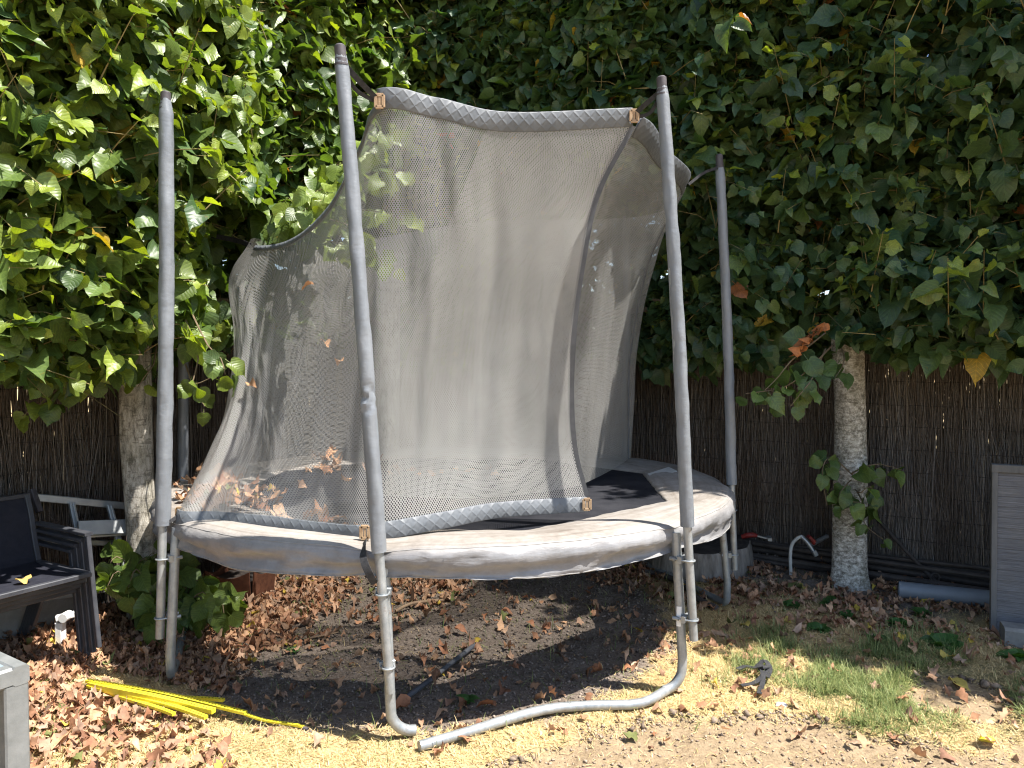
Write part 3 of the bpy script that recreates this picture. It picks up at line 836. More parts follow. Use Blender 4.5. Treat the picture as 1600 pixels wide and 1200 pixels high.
# U shaped legs; feet where the photograph shows them
FEET = dict(FL=(610, 1158), L=(267, 1076), FR=(1066, 1084), BR=(1136, 951))
def u_leg(a, b, mid=None, sp=(.03, .03), br=.10):
    A, B = legxy[a], legxy[b]; d = unit(B - A); z = np.array([0, 0, 1.])
    oa, ob = unit(A - CEN) * sp[0], unit(B - CEN) * sp[1]
    TA, TB = np.array([*A, .735]), np.array([*B, .735]); A3, B3 = np.array([*(A + oa), 0.]), np.array([*(B + ob), 0.]); d3 = np.array([*d, 0.])
    zb = .028
    for nm_, arr in ((a, A3), (b, B3)):
        if nm_ in FEET: arr[:2] = on(*FEET[nm_])[:2]
    d3 = unit(B3 - A3)
    pa = [TA, TA * .62 + (A3 + z * .16) * .38, A3 + z * .16]
    for t_ in np.linspace(0, PI / 2, 7)[1:]: pa.append(A3 + z * (br + zb) + d3 * br * (1 - math.cos(t_)) - z * br * math.sin(t_))
    pb = [TB, TB * .62 + (B3 + z * .16) * .38, B3 + z * .16]
    for t_ in np.linspace(0, PI / 2, 7)[1:]: pb.append(B3 + z * (br + zb) - d3 * br * (1 - math.cos(t_)) - z * br * math.sin(t_))
    m = MB(); m.tube(pa, .0215, 16); m.tube(pb, .0215, 16)
    midp = mid if mid is not None else [A3 * .5 + B3 * .5 + z * zb]
    bar = [on(655, 1166, .028) if mid is not None else pa[-1] - d3 * .02] + midp + [pb[-1] + d3 * .02]
    m.tube(spline(bar, 20), .0205, 16)
    return m.build('leg', M['steel'], TR)
leg1 = u_leg('FL', 'FR', [on(740, 1141, .03), on(800, 1122, .032), on(860, 1107, .034), on(930, 1102, .032), on(1000, 1099, .03)], (.085, .02))
u_leg('L', 'BL'); u_leg('B1', 'BR', br=.045); u_leg('B3', 'B2')
ft_ = on(*FEET['FR']); k_ = (.735 - .36) / .735; lb = np.array([*(legxy['FR'] * (1 - k_) + ft_[:2] * k_), .36]); cd = unit(np.array([0, 0]) - lb[:2])
m = MB(); rgt = np.array([-cd[1], cd[0], 0]); sv = []
for z_ in (-.045, .045):
    for a in np.linspace(-.5, .5, 5): sv.append(lb + np.array([0, 0, z_]) + (np.array([*cd, 0]) * math.cos(a) + rgt * math.sin(a)) * .0232)
m.add(sv, [(i, i + 1, i + 6, i + 5) for i in range(4)]); m.build('sticker', M['white'], leg1)

# frame ring
m = MB(); a = np.linspace(0, 2 * PI, 121)
m.tube([np.array([CEN[0] + 1.615 * math.cos(t_), CEN[1] + 1.615 * math.sin(t_), .715]) for t_ in a], .021, 10, False)
m.build('frame', M['steel'], TR)

# jumping mat
nr, na = 24, 120; v = []; f = []
for i in range(nr):
    r = 1.37 * i / (nr - 1)
    for k in range(na):
        t_ = 2 * PI * k / na; x, y = CEN[0] + r * math.cos(t_), CEN[1] + r * math.sin(t_)
        v.append((x, y, .742 - .015 * (1 - (r / 1.37) ** 2)))
f = [(i * na + k, i * na + (k + 1) % na, (i + 1) * na + (k + 1) % na, (i + 1) * na + k) for i in range(nr - 1) for k in range(na)]
mesh_obj('jumping_mat', np.array(v), f, M['mat'], TR)

# safety pad
pa_ang = np.array([math.atan2(poles[n_][0][1] - CEN[1], poles[n_][0][0] - CEN[0]) for n_ in order])
na = 720; th = np.linspace(0, 2 * PI, na, endpoint=False)
dd = np.abs((th[:, None] - pa_ang[None] + PI) % (2 * PI) - PI).min(1)
rin = 1.235 / np.cos(np.minimum(dd, .40)); near_p = np.exp(-(dd / .07) ** 2); near_w = .45 + .8 * np.exp(-(dd / .22) ** 2)
w1 = fbm(th * 14, th * 0 + 1, 5, 4) - .5; w2 = fbm(th * 6, th * 0 + 7, 6, 3) - .5
# (radial fraction or absolute radius, height, 'top' weight)
prof = [(0, .733, 1), (0, .746, 1), (.03, .752, 1), (.2, .767, 1), (.45, .779, 1), (.7, .786, 1), (.86, .784, 1), (.94, .779, .9), (.99, .768, .6), (1.028, .754, .25), (1.042, .735, 0), (1.036, .712, 0), (1.0, .696, 0), (.975, .678, 0), (.985, .660, 0), (1.005, .645, 0), (.992, .641, 0)]
rows, tops, uvs = [], [], []
for j, (fr, z_, tw) in enumerate(prof):
    R = 1.665
    r = rin + (R - rin) * fr
    if j >= 9:
        kk = (j - 9) / 7
        r = r + (.020 * w2 + .014 * w1) * (1 - near_p) * min(1, .35 + kk) - .018 * near_p
        fold = .5 - np.abs(fbm(th * 4.5 + kk * 1.6, np.full(na, kk * 2.4), 44, 3) - .5) * 5 + .35 * (fbm(th * 22 + kk * 2.5, np.full(na, kk * 3), 45, 2) - .5)
        r = r + (vnoise(th * 46 + kk * 5, np.full(na, kk * 5), 49) - .5) * .014 * (1 - kk) * near_w + fold * .028 * math.sin(PI * min(kk, .9)) ** .5 * (kk > 0)
        z = z_ + .010 * w1 * kk + .026 * w2 * kk - .006 * near_p + .012 * kk * np.cos(dd / .40 * PI)
    else:
        z = z_ + (fbm(th * 16, np.full(na, fr * 3), 15, 3) - .5) * .009 * (fr > 0) - .012 * near_p * fr
        r = r + (.012 * w1 if j < 3 else 0)
    rows.append(np.stack([CEN[0] + r * np.cos(th), CEN[1] + r * np.sin(th), z], -1)); tops.append(np.full(na, tw)); uvs.append(np.stack([th * 1.65, np.full(na, j * .04)], -1))
v = np.concatenate(rows); nj = len(prof)
f = np.array([(j * na + k, j * na + (k + 1) % na, (j + 1) * na + (k + 1) % na, (j + 1) * na + k) for j in range(nj - 1) for k in range(na)])[:, ::-1]
nj = len(prof)
pad = mesh_obj('safety_pad', v, f, M['pad'], TR, attrs=dict(top=np.concatenate(tops)), uv=np.concatenate(uvs))
for rw_, nm_ in ((rows[8], 'seam'), (rows[15], 'seam')):
    m = MB(); m.tube(list(rw_[::3]) + [rw_[0]], .0022, 6, False); m.build(nm_, M['padseam'], pad)
# pale care patch sewn on the far right of the pad
pc = [on(1012, 737, .772), on(1045, 733, .772), on(1058, 739, .772), on(1022, 744, .772)]
for p_ in pc: p_[2] = float(np.interp((np.hypot(*(p_[:2] - CEN)) - 1.30) / .365, [0, .03, .2, .45, .7, 1], [.746, .752, .767, .779, .786, .786])) + .005
m = MB(); m.add([p for p in pc] + [p - np.array([0, 0, .012]) for p in pc], [(0, 1, 2, 3), (4, 7, 6, 5)] + [(i, i + 4, (i + 1) % 4 + 4, (i + 1) % 4) for i in range(4)])
m.build('patch', M['hose'], pad, False)

# enclosure net: vertical courses from the doorway hem right round to the right wall
cols = [
    [(917, 783, 3.52), (896, 690, 3.50), (891, 570, 3.47), (902, 450, 3.43), (930, 310, 3.40), (988, 196, 3.37)],
    [(780, 792, 3.30), (770, 680, 3.32), (775, 550, 3.32), (785, 420, 3.29), (790, 310, 3.25), (795, 204, 3.20)],
    [(690, 808, 3.13), (680, 690, 3.18), (682, 560, 3.20), (690, 430, 3.17), (694, 310, 3.13), (690, 184, 3.08)],
    [(578, 826, 3.02), (583, 700, 3.06), (588, 560, 3.08), (590, 420, 3.07), (592, 300, 3.04), (594, 170, 3.00)],
    [(500, 822, 3.12), (510, 710, 3.20), (515, 580, 3.27), (522, 460, 3.30), (540, 345, 3.29), (562, 235, 3.25)],
    [(420, 812, 3.23), (437, 720, 3.38), (447, 610, 3.50), (460, 510, 3.58), (478, 420, 3.61), (512, 330, 3.58)],
    [(340, 805, 3.36), (372, 725, 3.58), (398, 630, 3.76), (408, 540, 3.90), (420, 450, 3.98), (452, 380, 3.94)],
    [(278, 799, 3.47), (325, 715, 3.68), (362, 620, 3.90), (372, 530, 4.08), (364, 445, 4.20), (398, 388, 4.22)],
    [(345, 757, 4.40), (375, 690, 4.50), (385, 600, 4.58), (386, 510, 4.60), (378, 430, 4.55), (400, 372, 4.45)],
    [(525, 718, 5.50), (530, 640, 5.48), (533, 560, 5.42), (530, 490, 5.32), (515, 430, 5.20), (480, 392, 5.10)],
    [(745, 708, 5.98), (745, 620, 5.94), (745, 530, 5.9), (745, 440, 5.86), (742, 390, 5.80), (735, 348, 5.75)],
    [(955, 716, 5.45), (962, 640, 5.42), (970, 560, 5.38), (978, 480, 5.3), (988, 400, 5.2), (1000, 338, 5.1)],
    [(981, 717, 5.30), (983, 640, 5.22), (986, 550, 5.08), (1008, 430, 4.78), (1038, 350, 4.52), (1070, 292, 4.38)],
    [(935, 745, 4.62), (945, 650, 4.52), (955, 540, 4.38), (978, 410, 4.16), (1005, 310, 3.95), (1034, 245, 3.86)],
    [(880, 764, 4.20), (888, 680, 4.12), (896, 560, 4.00), (915, 430, 3.82), (945, 310, 3.62), (994, 198, 3.44)],
    [(745, 778, 4.00), (755, 690, 3.98), (775, 570, 3.90), (805, 410, 3.74), (850, 285, 3.52), (892, 202, 3.42)],
    [(600, 775, 4.00), (618, 650, 3.95), (648, 510, 3.82), (688, 385, 3.62), (728, 285, 3.44), (760, 200, 3.30)]]
nv, nu = 60, 280
ctrl = np.array([spline([at(*p) for p in c], nv) for c in cols])           # (cols, nv, 3)
net = np.stack([spline(ctrl[:, j], nu) for j in range(nv)], 1)             # (nu, nv, 3)
U, V_ = np.meshgrid(np.linspace(0, 1, nu), np.linspace(0, 1, nv), indexing='ij')
du = np.concatenate([[0], np.cumsum(np.linalg.norm(np.diff(net[:, nv // 3], axis=0), axis=1))])
dv = np.concatenate([np.zeros((nu, 1)), np.cumsum(np.linalg.norm(np.diff(net, axis=1), axis=2), axis=1)], 1)
edge = np.sin(V_ * PI) ** .5
gpos = U * (len(cols) - 1)
wr = (fbm(gpos * 3.2 + V_ * .6, V_ * 2.2, 90, 3) - .5) * .06 + (fbm(gpos * 9 + V_ * 2, V_ * 1.4, 91, 3) - .5) * .028 * smooth(3.5, 5.5, gpos) * (1 - .8 * smooth(7, 8.5, gpos))
rdir = net[..., :2] - CEN; rdir = unit(rdir)
net[..., :2] += rdir * (wr * edge)[..., None]
ii = np.arange(nu * nv).reshape(nu, nv)
q = np.stack([ii[:-1, :-1], ii[1:, :-1], ii[1:, 1:], ii[:-1, 1:]], -1).reshape(-1, 4)
NET = mesh_obj('safety_net', net.reshape(-1, 3), q, M['net'], TR, uv=np.stack([np.repeat(du[:, None], nv, 1), dv], -1).reshape(-1, 2))

def band(name, line, h, lo, thick=.012, mat='quilt', updir=None, parent=NET):
    """padded band along a line (k,3); cross-section a flat pillow of height h starting lo below the line"""
    line = np.asarray(line); k = len(line)
    T = unit(np.gradient(line, axis=0))
    d = np.concatenate([[0], np.cumsum(np.linalg.norm(np.diff(line, axis=0), axis=1))])
    vv, uu = [], []
    pr = [(0, .5), (.04, 1), (.96, 1), (1, .5), (1, -.5), (.96, -1), (.04, -1), (0, -.5)]
    for i in range(k):
        up = np.array([0, 0, 1.]) if updir is None else updir[i]
        up = unit(up - T[i] * (up @ T[i])); n_ = np.cross(T[i], up)
        for a_, b_ in pr:
            vv.append(line[i] + up * (a_ * h - lo) + n_ * b_ * thick); uu.append((d[i], a_ * h))
    ff = [(i * 8 + j, i * 8 + (j + 1) % 8, i * 8 + 8 + (j + 1) % 8, i * 8 + 8 + j) for i in range(k - 1) for j in range(8)]
    ff += [tuple(range(7, -1, -1)), tuple((k - 1) * 8 + j for j in range(8))]
    return mesh_obj(name, np.array(vv), ff, M[mat], parent, uv=np.array(uu))
def iu(c): return int(round(c / (len(cols) - 1) * (nu - 1)))
upv = unit(net[:, -1] - net[:, -4]); upb = unit(net[:, 3] - net[:, 0])
band('top_band', net[iu(0):iu(3) + 1, -1], .082, .006, .004, updir=upv[iu(0):iu(3) + 1])
band('top_band', net[iu(3):iu(7) + 1, -1], .030, .012, .007, updir=upv[iu(3):iu(7) + 1])
band('top_band', net[iu(12):iu(14) + 1, -1], .10, .05, .006, updir=upv[iu(12):iu(14) + 1])
bl = net[iu(0):iu(3) + 1, 0].copy(); band('bottom_band', bl, .072, .05, .006, updir=upb[iu(0):iu(3) + 1] * [1, .4, 1])
bl = net[iu(3):iu(7) + 1, 0].copy(); band('bottom_band', bl, .062, .045, .006, updir=upb[iu(3):iu(7) + 1] * [.4, .3, 1])
# doorway hem and the loose back hem
m = MB(); m.ribbon(net[0], .030, .006, up=(0, 1, 0)); m.build('door_hem', M['hem'], NET)
m = MB(); m.tube(net[iu(12), :], .009, 8); m.build('side_hem', M['quilt'], NET)
# buckles on the band ends
def buckle(c, w=.030, h=.048):
    c = np.array(c); m = MB(); y = np.array([0, .012, 0])
    x_, z_ = np.array([w / 2, 0, 0]), np.array([0, 0, h / 2])
    for a_, b_ in ((-x_ - z_, x_ - z_), (x_ - z_, x_ + z_), (x_ + z_, -x_ + z_), (-x_ + z_, -x_ - z_)): m.bar(c + a_, c + b_, .009, .014)
    m.bar(c - z_, c + z_, .006, .010)
    return m.build('buckle', M['tan'], NET)
for q_ in ((593, 158, 2.965), (991, 181, 3.34), (917, 788, 3.49), (570, 832, 2.975), (281, 802, 3.44)): buckle(at(*q_))
# straps
def strap(pts, w=.022, par=NET):
    m = MB(); m.ribbon(spline([at(*p) for p in pts], 14), w, .003, up=(0, 1, .2)); return m.build('strap', M['strap'], par)
strap([(534, 96, 2.86), (560, 125, 2.9), (592, 158, 2.98)]); strap([(536, 104, 2.88), (556, 140, 2.92), (590, 160, 2.99)], .016)
strap([(1034, 142, 3.26), (1012, 160, 3.30), (990, 180, 3.35)]); strap([(1032, 150, 3.28), (1016, 176, 3.31), (992, 184, 3.36)], .016)
strap([(570, 845, 2.95), (567, 870, 2.84), (576, 895, 2.82), (586, 912, 2.84)], .03)
strap([(262, 816, 3.36), (270, 812, 3.38), (282, 803, 3.44)], .016)
strap([(1076, 288, 4.40), (1100, 270, 4.44), (1122, 262, 4.48)], .016)
strap([(392, 384, 4.35), (370, 376, 4.5), (330, 368, 4.58), (291, 362, 4.60)], .03)

# ------------------------------------------------------------------ fallen leaves
def litter(n, fx, seed, name, label, zfun=None, size=(.024, .052), pal=None):
    rng = np.random.default_rng(seed); p = fx(n, rng); n = len(p)
    z = height(p[:, 0], p[:, 1]) if zfun is None else zfun(p)
    sz = size[0] + (size[1] - size[0]) * rng.random(n) ** 1.5 * 1.15
    b = np.concatenate([p, (z + rng.uniform(.004, .022, n))[:, None]], 1)
    ax = np.concatenate([rng.normal(0, 1, (n, 2)), rng.normal(0, .14, (n, 1))], 1)
    nn = np.concatenate([rng.normal(0, .30, (n, 2)), np.where(rng.random(n) < .5, -1, 1)[:, None]], 1)
    v, q = leaf_geo(b - unit(ax) * sz[:, None] * .5, ax, nn, sz, rng.uniform(-.5, 1.2, n), rng.uniform(-.8, 1.0, n), rng, .22, LOBED)
    zz = v[:, 2].reshape(n, 15); low = zz.min(1); g0 = (z - .002)
    v[:, 2] += np.repeat(np.maximum(g0 - low, 0) + rng.uniform(0, .004, n), 15)
    t_ = rng.random(n)[:, None]
    c = np.array([.25, .105, .052]) * (1 - t_) + np.array([.56, .34, .195]) * t_
    c = c * rng.uniform(.65, 1.25, (n, 1)); g_ = rng.random((n, 1)) ** 2 * .5; c = c * (1 - g_) + c.mean(1, keepdims=True) * np.array([1.12, .98, .86]) * g_ * .8
    r = rng.random(n); c[r < .015] = (.5, .36, .06); c[(r > .02) & (r < .04)] = (.14, .15, .05)
    o = mesh_obj(name, v, q, M['litter'], tint=np.repeat(c, 15, 0))
    return tag(o, label, 'fallen leaves', kind='stuff')

def field(dens):
    def fx(n, rng):
        out = []; tot = 0
        while tot < n:
            x = rng.uniform(-3.4, 3.8, 4000); y = rng.uniform(2.3, 6.6, 4000)
            _, o1 = off(HL, np.stack([x, y], -1)); _, o2 = off(HR, np.stack([x, y], -1))
            k = (rng.random(4000) < dens(x, y)) & (o1 > .08) & (o2 > .08)
            out.append(np.stack([x[k], y[k]], -1)); tot += k.sum()
        return np.concatenate(out)[:n]
    return fx
def d_leaf(x, y):
    n_ = fbm(x * 2.6, y * 2.6, 55, 3)
    left = smooth(-.95, -1.6, x + (n_ - .5) * 1.1) * smooth(5.4, 4.4, y) 
    left = left * (.28 + .72 * smooth(2.7, 3.2, y))
    back = smooth(4.3, 5.2, y + (n_ - .5) * 1.2) * .40 * smooth(.42, .6, n_)
    _, o2 = off(HR, np.stack([x, y], -1))
    right = smooth(1.9, .5, o2) * smooth(.5, 1.4, x) * .34 * smooth(.35, .6, n_)
    spot = .028 * smooth(2.7, 3.0, y)
    strip = .16 * np.exp(-((np.hypot(x - .95, (y - 3.95) * 1.6)) / .35) ** 2)
    sa_, sb_ = on(136, 1064)[:2], on(474, 1138)[:2]; dl = unit(sb_ - sa_); rx, ry = x - sa_[0], y - sa_[1]
    al, ac = rx * dl[0] + ry * dl[1], np.abs(rx * dl[1] - ry * dl[0])
    left = left * np.where((al > -.05) & (al < 1.15) & (ac < .11), .04, 1)
    return np.clip(np.maximum.reduce([left, back, right, spot + 0 * x, strip]), 0, 1) * smooth(.18, .42, n_ + .15)
litter(13500, field(d_leaf), 301, 'leaf_litter', 'crumpled brown leaves strewn over the ground on the left and under the trampoline')
# dry leaves collected inside the net on the mat and pad
def fx_mat(n, rng):
    a = []
    for (px, py, sx, sy, k) in ((360, 775, 34, 14, 110), (320, 792, 18, 6, 40), (515, 724, 16, 4, 24), (395, 760, 40, 7, 26), (420, 800, 30, 4, 12), (505, 812, 26, 4, 14), (600, 728, 70, 4, 14), (700, 732, 60, 4, 8), (283, 766, 10, 2, 5)):
        for _ in range(k):
            a.append(on(px + rng.normal(0, sx), py + rng.normal(0, sy), .77)[:2])
    return np.array(a)
def z_mat(p):
    r = np.hypot(p[:, 0] - CEN[0], p[:, 1] - CEN[1]); return np.where(r > 1.27, .785, .722)
litter(0, fx_mat, 302, 'dry_leaf_drift', 'orange dry leaves drifted inside the net on mat and pad', z_mat, (.04, .07))

# single leaves one can pick out
def one_leaf(p, size, col, label, seed, group=None, fold=.3, curl=.3, name='fallen_leaf'):
    rng = np.random.default_rng(seed); ax = np.array([[rng.normal(), rng.normal(), .05]]); nn = np.array([[rng.normal(0, .25), rng.normal(0, .25) - .2, 1]])
    v, q = leaf_geo(np.array([p]) + [0, 0, .02], ax, nn, np.array([size]), np.array([fold]), np.array([curl]), rng, .14)
    v[:, 2] += p[2] + .003 - v[:, 2].min()
    o = mesh_obj(name, v, q, M['litter'], tint=np.repeat(np.array([col]), 15, 0))
    return tag(o, label, 'leaf', group)
YEL = (.55, .42, .10)
for k, (px, py, s_) in enumerate(((1255, 918, .09), (1235, 973, .09), (1482, 984, .10), (1480, 1036, .12), (1487, 1066, .13), (1165, 983, .09), (290, 1136, .07), (1412, 932, .08))):
    p = on(px, py); p[2] = height(p[:1], p[1:2])[0]
    one_leaf(p, s_ * .62, np.array(YEL) * (1 if k % 2 else .8), 'yellow fallen leaf lying on the ground', 400 + k, 'yellow leaves lying on the ground')
for k, (px, py, s_) in enumerate(((712, 990, .09), (690, 1010, .08), (692, 1017, .07), (785, 962, .08), (860, 985, .08), (420, 1008, .10), (455, 1003, .08), (505, 990, .08), (825, 975, .07), (770, 1110, .11), (640, 1110, .12), (700, 960, .08))):
    p = on(px, py); p[2] = height(p[:1], p[1:2])[0]
    one_leaf(p, s_ * .72, np.array((.27, .125, .068)) * (1 if k % 2 else 1.25), 'rust brown curled leaf lying on bare soil under the trampoline', 430 + k, 'brown leaves on the bare soil', .5, .4)
bunch = [(487, 455), (508, 545), (533, 573), (390, 607)]
for k, (px, py) in enumerate(bunch):
    p = at(px, py, 3.44 if k < 3 else 3.80)
    one_leaf(p, .05, (.42, .23, .12), 'small dry leaf caught in the left half of the safety net', 450 + k, 'dry leaves caught in the net', .6, .5)

# ------------------------------------------------------------------ grass
def blades(n, dens, seed, name, label, hrange, wid, pal, lie, mat):
    p = field(dens)(n, np.random.default_rng(seed)); rng = np.random.default_rng(seed + 1)
    z = height(p[:, 0], p[:, 1]); h = rng.uniform(*hrange, n); a = rng.uniform(0, 2 * PI, n)
    el = np.clip(rng.normal(lie[0], lie[1], n), .05, 1.5)
    d = np.stack([np.cos(a) * np.cos(el), np.sin(a) * np.cos(el), np.sin(el)], -1)
    sd_ = np.stack([-np.sin(a), np.cos(a), np.zeros(n)], -1) * (rng.uniform(.6, 1.3, n) * wid)[:, None]
    b = np.concatenate([p, (z - .003)[:, None]], 1)
    m1 = b + d * (h * .55)[:, None]; bend = d.copy(); bend[:, 2] -= rng.uniform(.2, .9, n); tip = m1 + unit(bend) * (h * .45)[:, None]
    tip[:, 2] = np.maximum(tip[:, 2], b[:, 2] + .004)
    v = np.stack([b - sd_, b + sd_, m1 + sd_ * .75, m1 - sd_ * .75, tip + sd_ * .15, tip - sd_ * .15], 1).reshape(-1, 3)
    q = (np.array([(0, 1, 2, 3), (3, 2, 4, 5)])[None] + (np.arange(n) * 6)[:, None, None]).reshape(-1, 4)
    t_ = rng.random(n)[:, None]; c = np.array(pal[0]) * (1 - t_) + np.array(pal[1]) * t_
    o = mesh_obj(name, v, q, mat, smooth_=False, tint=np.repeat(c, 6, 0))
    return tag(o, label, 'grass', kind='stuff')
def d_straw(x, y):
    s_, g__, a_ = zones(x, y)
    return np.clip((1 - s_) * (1 - a_ * .93) * (1 - g__ * .25), .015, 1) * (y < 5.2)
def d_green(x, y):
    s_, g__, a_ = zones(x, y); n_ = fbm(x * 5, y * 5, 77, 3)
    return np.clip(g__ * smooth(.42, .66, n_) * (.55 + .45 * (g__ > .6)) + .006, 0, 1) * (1 - a_) * (y < 5.2)
blades(125000, d_straw, 501, 'dry_grass', 'short straw coloured dry grass in the sunny foreground', (.02, .055), .0016, ((.46, .325, .135), (.80, .63, .34)), (.25, .3), M['straw'])
blades(21000, d_green, 503, 'green_grass', 'patch of thin green grass on the right', (.035, .10), .0017, ((.10, .16, .045), (.36, .38, .15)), (.65, .42), M['blade'])

# crumbs of earth
def crumbs(n, dens, seed, name, label, size, pal):
    p = field(dens)(n, np.random.default_rng(seed)); rng = np.random.default_rng(seed + 1); r = size[0] + (size[1] - size[0]) * rng.random(n) ** 3
    z = height(p[:, 0], p[:, 1])
    oct_ = np.array([(1, 0, 0), (0, 1, 0), (-1, 0, 0), (0, -1, 0), (0, 0, .8), (0, 0, -.6)], float)
    v = oct_[None] * rng.uniform(.6, 1.3, (n, 6, 1)) + rng.normal(0, .18, (n, 6, 3))
    a = rng.uniform(0, 6.28, n); ca, sa = np.cos(a)[:, None], np.sin(a)[:, None]
    v = np.stack([v[..., 0] * ca - v[..., 1] * sa, v[..., 0] * sa + v[..., 1] * ca, v[..., 2]], -1) * r[:, None, None]
    v += np.concatenate([p, (z + r * .3)[:, None]], 1)[:, None]
    t_ = np.array([(0, 1, 4), (1, 2, 4), (2, 3, 4), (3, 0, 4), (1, 0, 5), (2, 1, 5), (3, 2, 5), (0, 3, 5)])
    q = (t_[None] + (np.arange(n) * 6)[:, None, None]).reshape(-1, 3)
    k = rng.random(n)[:, None]; c = np.array(pal[0]) * (1 - k) + np.array(pal[1]) * k
    return tag(mesh_obj(name, v.reshape(-1, 3), q, M['crumb'], tint=np.repeat(c, 6, 0)), label, 'soil', kind='stuff')
M['crumb'] = tint_mat('earth_crumb', .95, .1)
crumbs(26000, lambda x, y: zones(x, y)[0] * (y < 5.6) * (np.hypot(x - CEN[0], y - CEN[1]) < 2.2), 601, 'soil_crumbs', 'loose dark soil crumbs under the trampoline', (.0025, .011), ((.085, .066, .053), (.27, .22, .18)))
def d_edge(x, y):
    a_ = zones(x, y)[2]; return np.clip(a_ * (1 - a_) * 4 - .3, 0, 1) * smooth(.45, .62, fbm(x * 4, y * 4, 67, 3))
def d_sand(x, y):
    a_ = zones(x, y)[2]; n_ = fbm(x * 6, y * 6, 66, 3)
    return np.clip(a_ * .12 + 1.2 * a_ * (1 - a_) * 4 * smooth(.42, .6, n_), 0, 1)
crumbs(8000, d_sand, 603, 'earth_crumbs', 'sandy crumbs and small clods on the bare earth', (.002, .010), ((.17, .125, .09), (.38, .29, .215)))

crumbs(420, d_edge, 605, 'earth_clods', 'dark earth clods along the edge of the bare patch', (.007, .024), ((.11, .082, .06), (.26, .20, .15)))

# broadleaf weeds in the shaded grass
def weed(p, seed, n, size, label):
    rng = np.random.default_rng(seed); t_ = thing('weed', label, 'weed', p, 'small weeds in the shaded grass')
    a = rng.uniform(0, 2 * PI, n); ax = np.stack([np.cos(a), np.sin(a), rng.uniform(.15, .7, n)], -1)
    b = np.repeat(np.array([p]), n, 0) + rng.normal(0, .012, (n, 3)) * [1, 1, 0] + [0, 0, .012]
    v, q = leaf_geo(b, ax, np.tile([[0, 0, 1.]], (n, 1)) + rng.normal(0, .2, (n, 3)), rng.uniform(.7, 1.2, n) * size, rng.uniform(.2, .5, n), rng.uniform(.1, .5, n), rng)
    mesh_obj('leaves', v, q, M['leaf'], t_, tint=np.repeat(np.array([.05, .12, .03]) * rng.uniform(.8, 1.3, (n, 1)), 15, 0), uv=luv(v))
for k, (px, py, n_, s_) in enumerate(((1298, 945, 9, .075), (1322, 962, 7, .06), (1475, 1012, 11, .11), (1280, 985, 8, .07), (1240, 948, 7, .06), (1400, 978, 9, .07), (1440, 960, 8, .07), (1590, 1030, 8, .08), (1370, 1000, 6, .06), (455, 1022, 6, .04), (730, 1095, 7, .05), (350, 948, 7, .06))):
    p = on(px, py); p[2] = height(p[:1], p[1:2])[0]
    weed(p, 520 + k, n_, s_, 'small green broadleaf weed growing from the ground')

# ------------------------------------------------------------------ stacked chairs
def make_chair():
    t_ = thing('sling_chair', 'x', 'chair', (0, 0, 0), 'stacked black sling chairs')
    # local: y forward, x across
    v = []; f = []; nu_, nv_ = 3, 10
    def sheet(name, pts, w, mat):
        m = MB(); pts = spline(pts, 12)
        for i, p in enumerate(pts):
            m.v += [(-w / 2, p[0], p[1]), (w / 2, p[0], p[1]), (-w / 2, p[0], p[1] - .006), (w / 2, p[0], p[1] - .006)]
        for i in range(11):
            a_ = i * 4; m.f += [(a_, a_ + 1, a_ + 5, a_ + 4), (a_ + 3, a_ + 2, a_ + 6, a_ + 7), (a_ + 1, a_ + 3, a_ + 7, a_ + 5), (a_ + 2, a_, a_ + 4, a_ + 6)]
        m.f += [(0, 2, 3, 1), (44, 45, 47, 46)]
        return m.build(name, mat, t_)
    seat = sheet('seat', [(-.21, .405), (-.1, .392), (.1, .395), (.235, .405)], .455, M['sling'])
    m = MB()
    for s_ in (-1, 1): m.bar((s_ * .238, -.22, .40), (s_ * .238, .24, .405), .026, .03)
    m.bar((-.25, .245, .402), (.25, .245, .402), .03, .026); m.build('seat_rail', M['charcoal'], seat)
    back = sheet('backrest', [(-.215, .41), (-.25, .55), (-.275, .67), (-.31, .765)], .455, M['sling'])
    m = MB()
    for s_ in (-1, 1):
        q_ = spline([(s_ * .238, -.205, .39), (s_ * .238, -.25, .55), (s_ * .238, -.275, .67), (s_ * .238, -.313, .78)], 8)
        for i in range(7): m.bar(q_[i], q_[i + 1] + (q_[i + 1] - q_[i]) * .06, .026, .026)
    m.bar((-.25, -.313, .778), (.25, -.313, .778), .024, .026); m.build('back_frame', M['charcoal'], back)
    for s_ in (-1, 1):
        m = MB(); m.bar((s_ * .268, .195, .605), (s_ * .268, .275, .0), .022, .028, up=(0, 1, 0)); m.build('leg', M['charcoal'], t_)
        m = MB(); m.bar((s_ * .266, -.12, .395), (s_ * .266, -.33, .0), .022, .028, up=(0, 1, 0)); m.build('leg', M['charcoal'], t_)
        m = MB(); m.bar((s_ * .268, -.27, .615), (s_ * .268, .21, .612), .042, .018); m.build('armrest', M['charcoal'], t_)
    return t_
Fd = np.array([.86, -.51]); chair0 = make_chair()
clab = ['lowest of the four stacked black sling chairs, standing on the ground', 'second lowest of the four stacked black sling chairs',
        'third from the ground of the four stacked black sling chairs', 'topmost of the four stacked black sling chairs with a yellow leaf on it']
corg = np.array([-2.53, 3.56])
chairs = [chair0]
for k in range(3): chairs.append(copy_tree(chair0))
for k, c in enumerate(chairs):
    p = corg + Fd * .048 * k
    c.location = (p[0], p[1], .002 + .034 * k); c.rotation_euler = (0, 0, math.atan2(-Fd[0], Fd[1])); c['label'] = clab[k]; c.scale = (1, 1, .90)
pl = np.array([0, 0, .362 + .034 * 3])
pl[:2] = at(36, 908, 3.46)[:2]
one_leaf(pl, .07, (.50, .34, .11), 'yellow leaf lying on the seat of the topmost chair', 470, None, .35, .15)

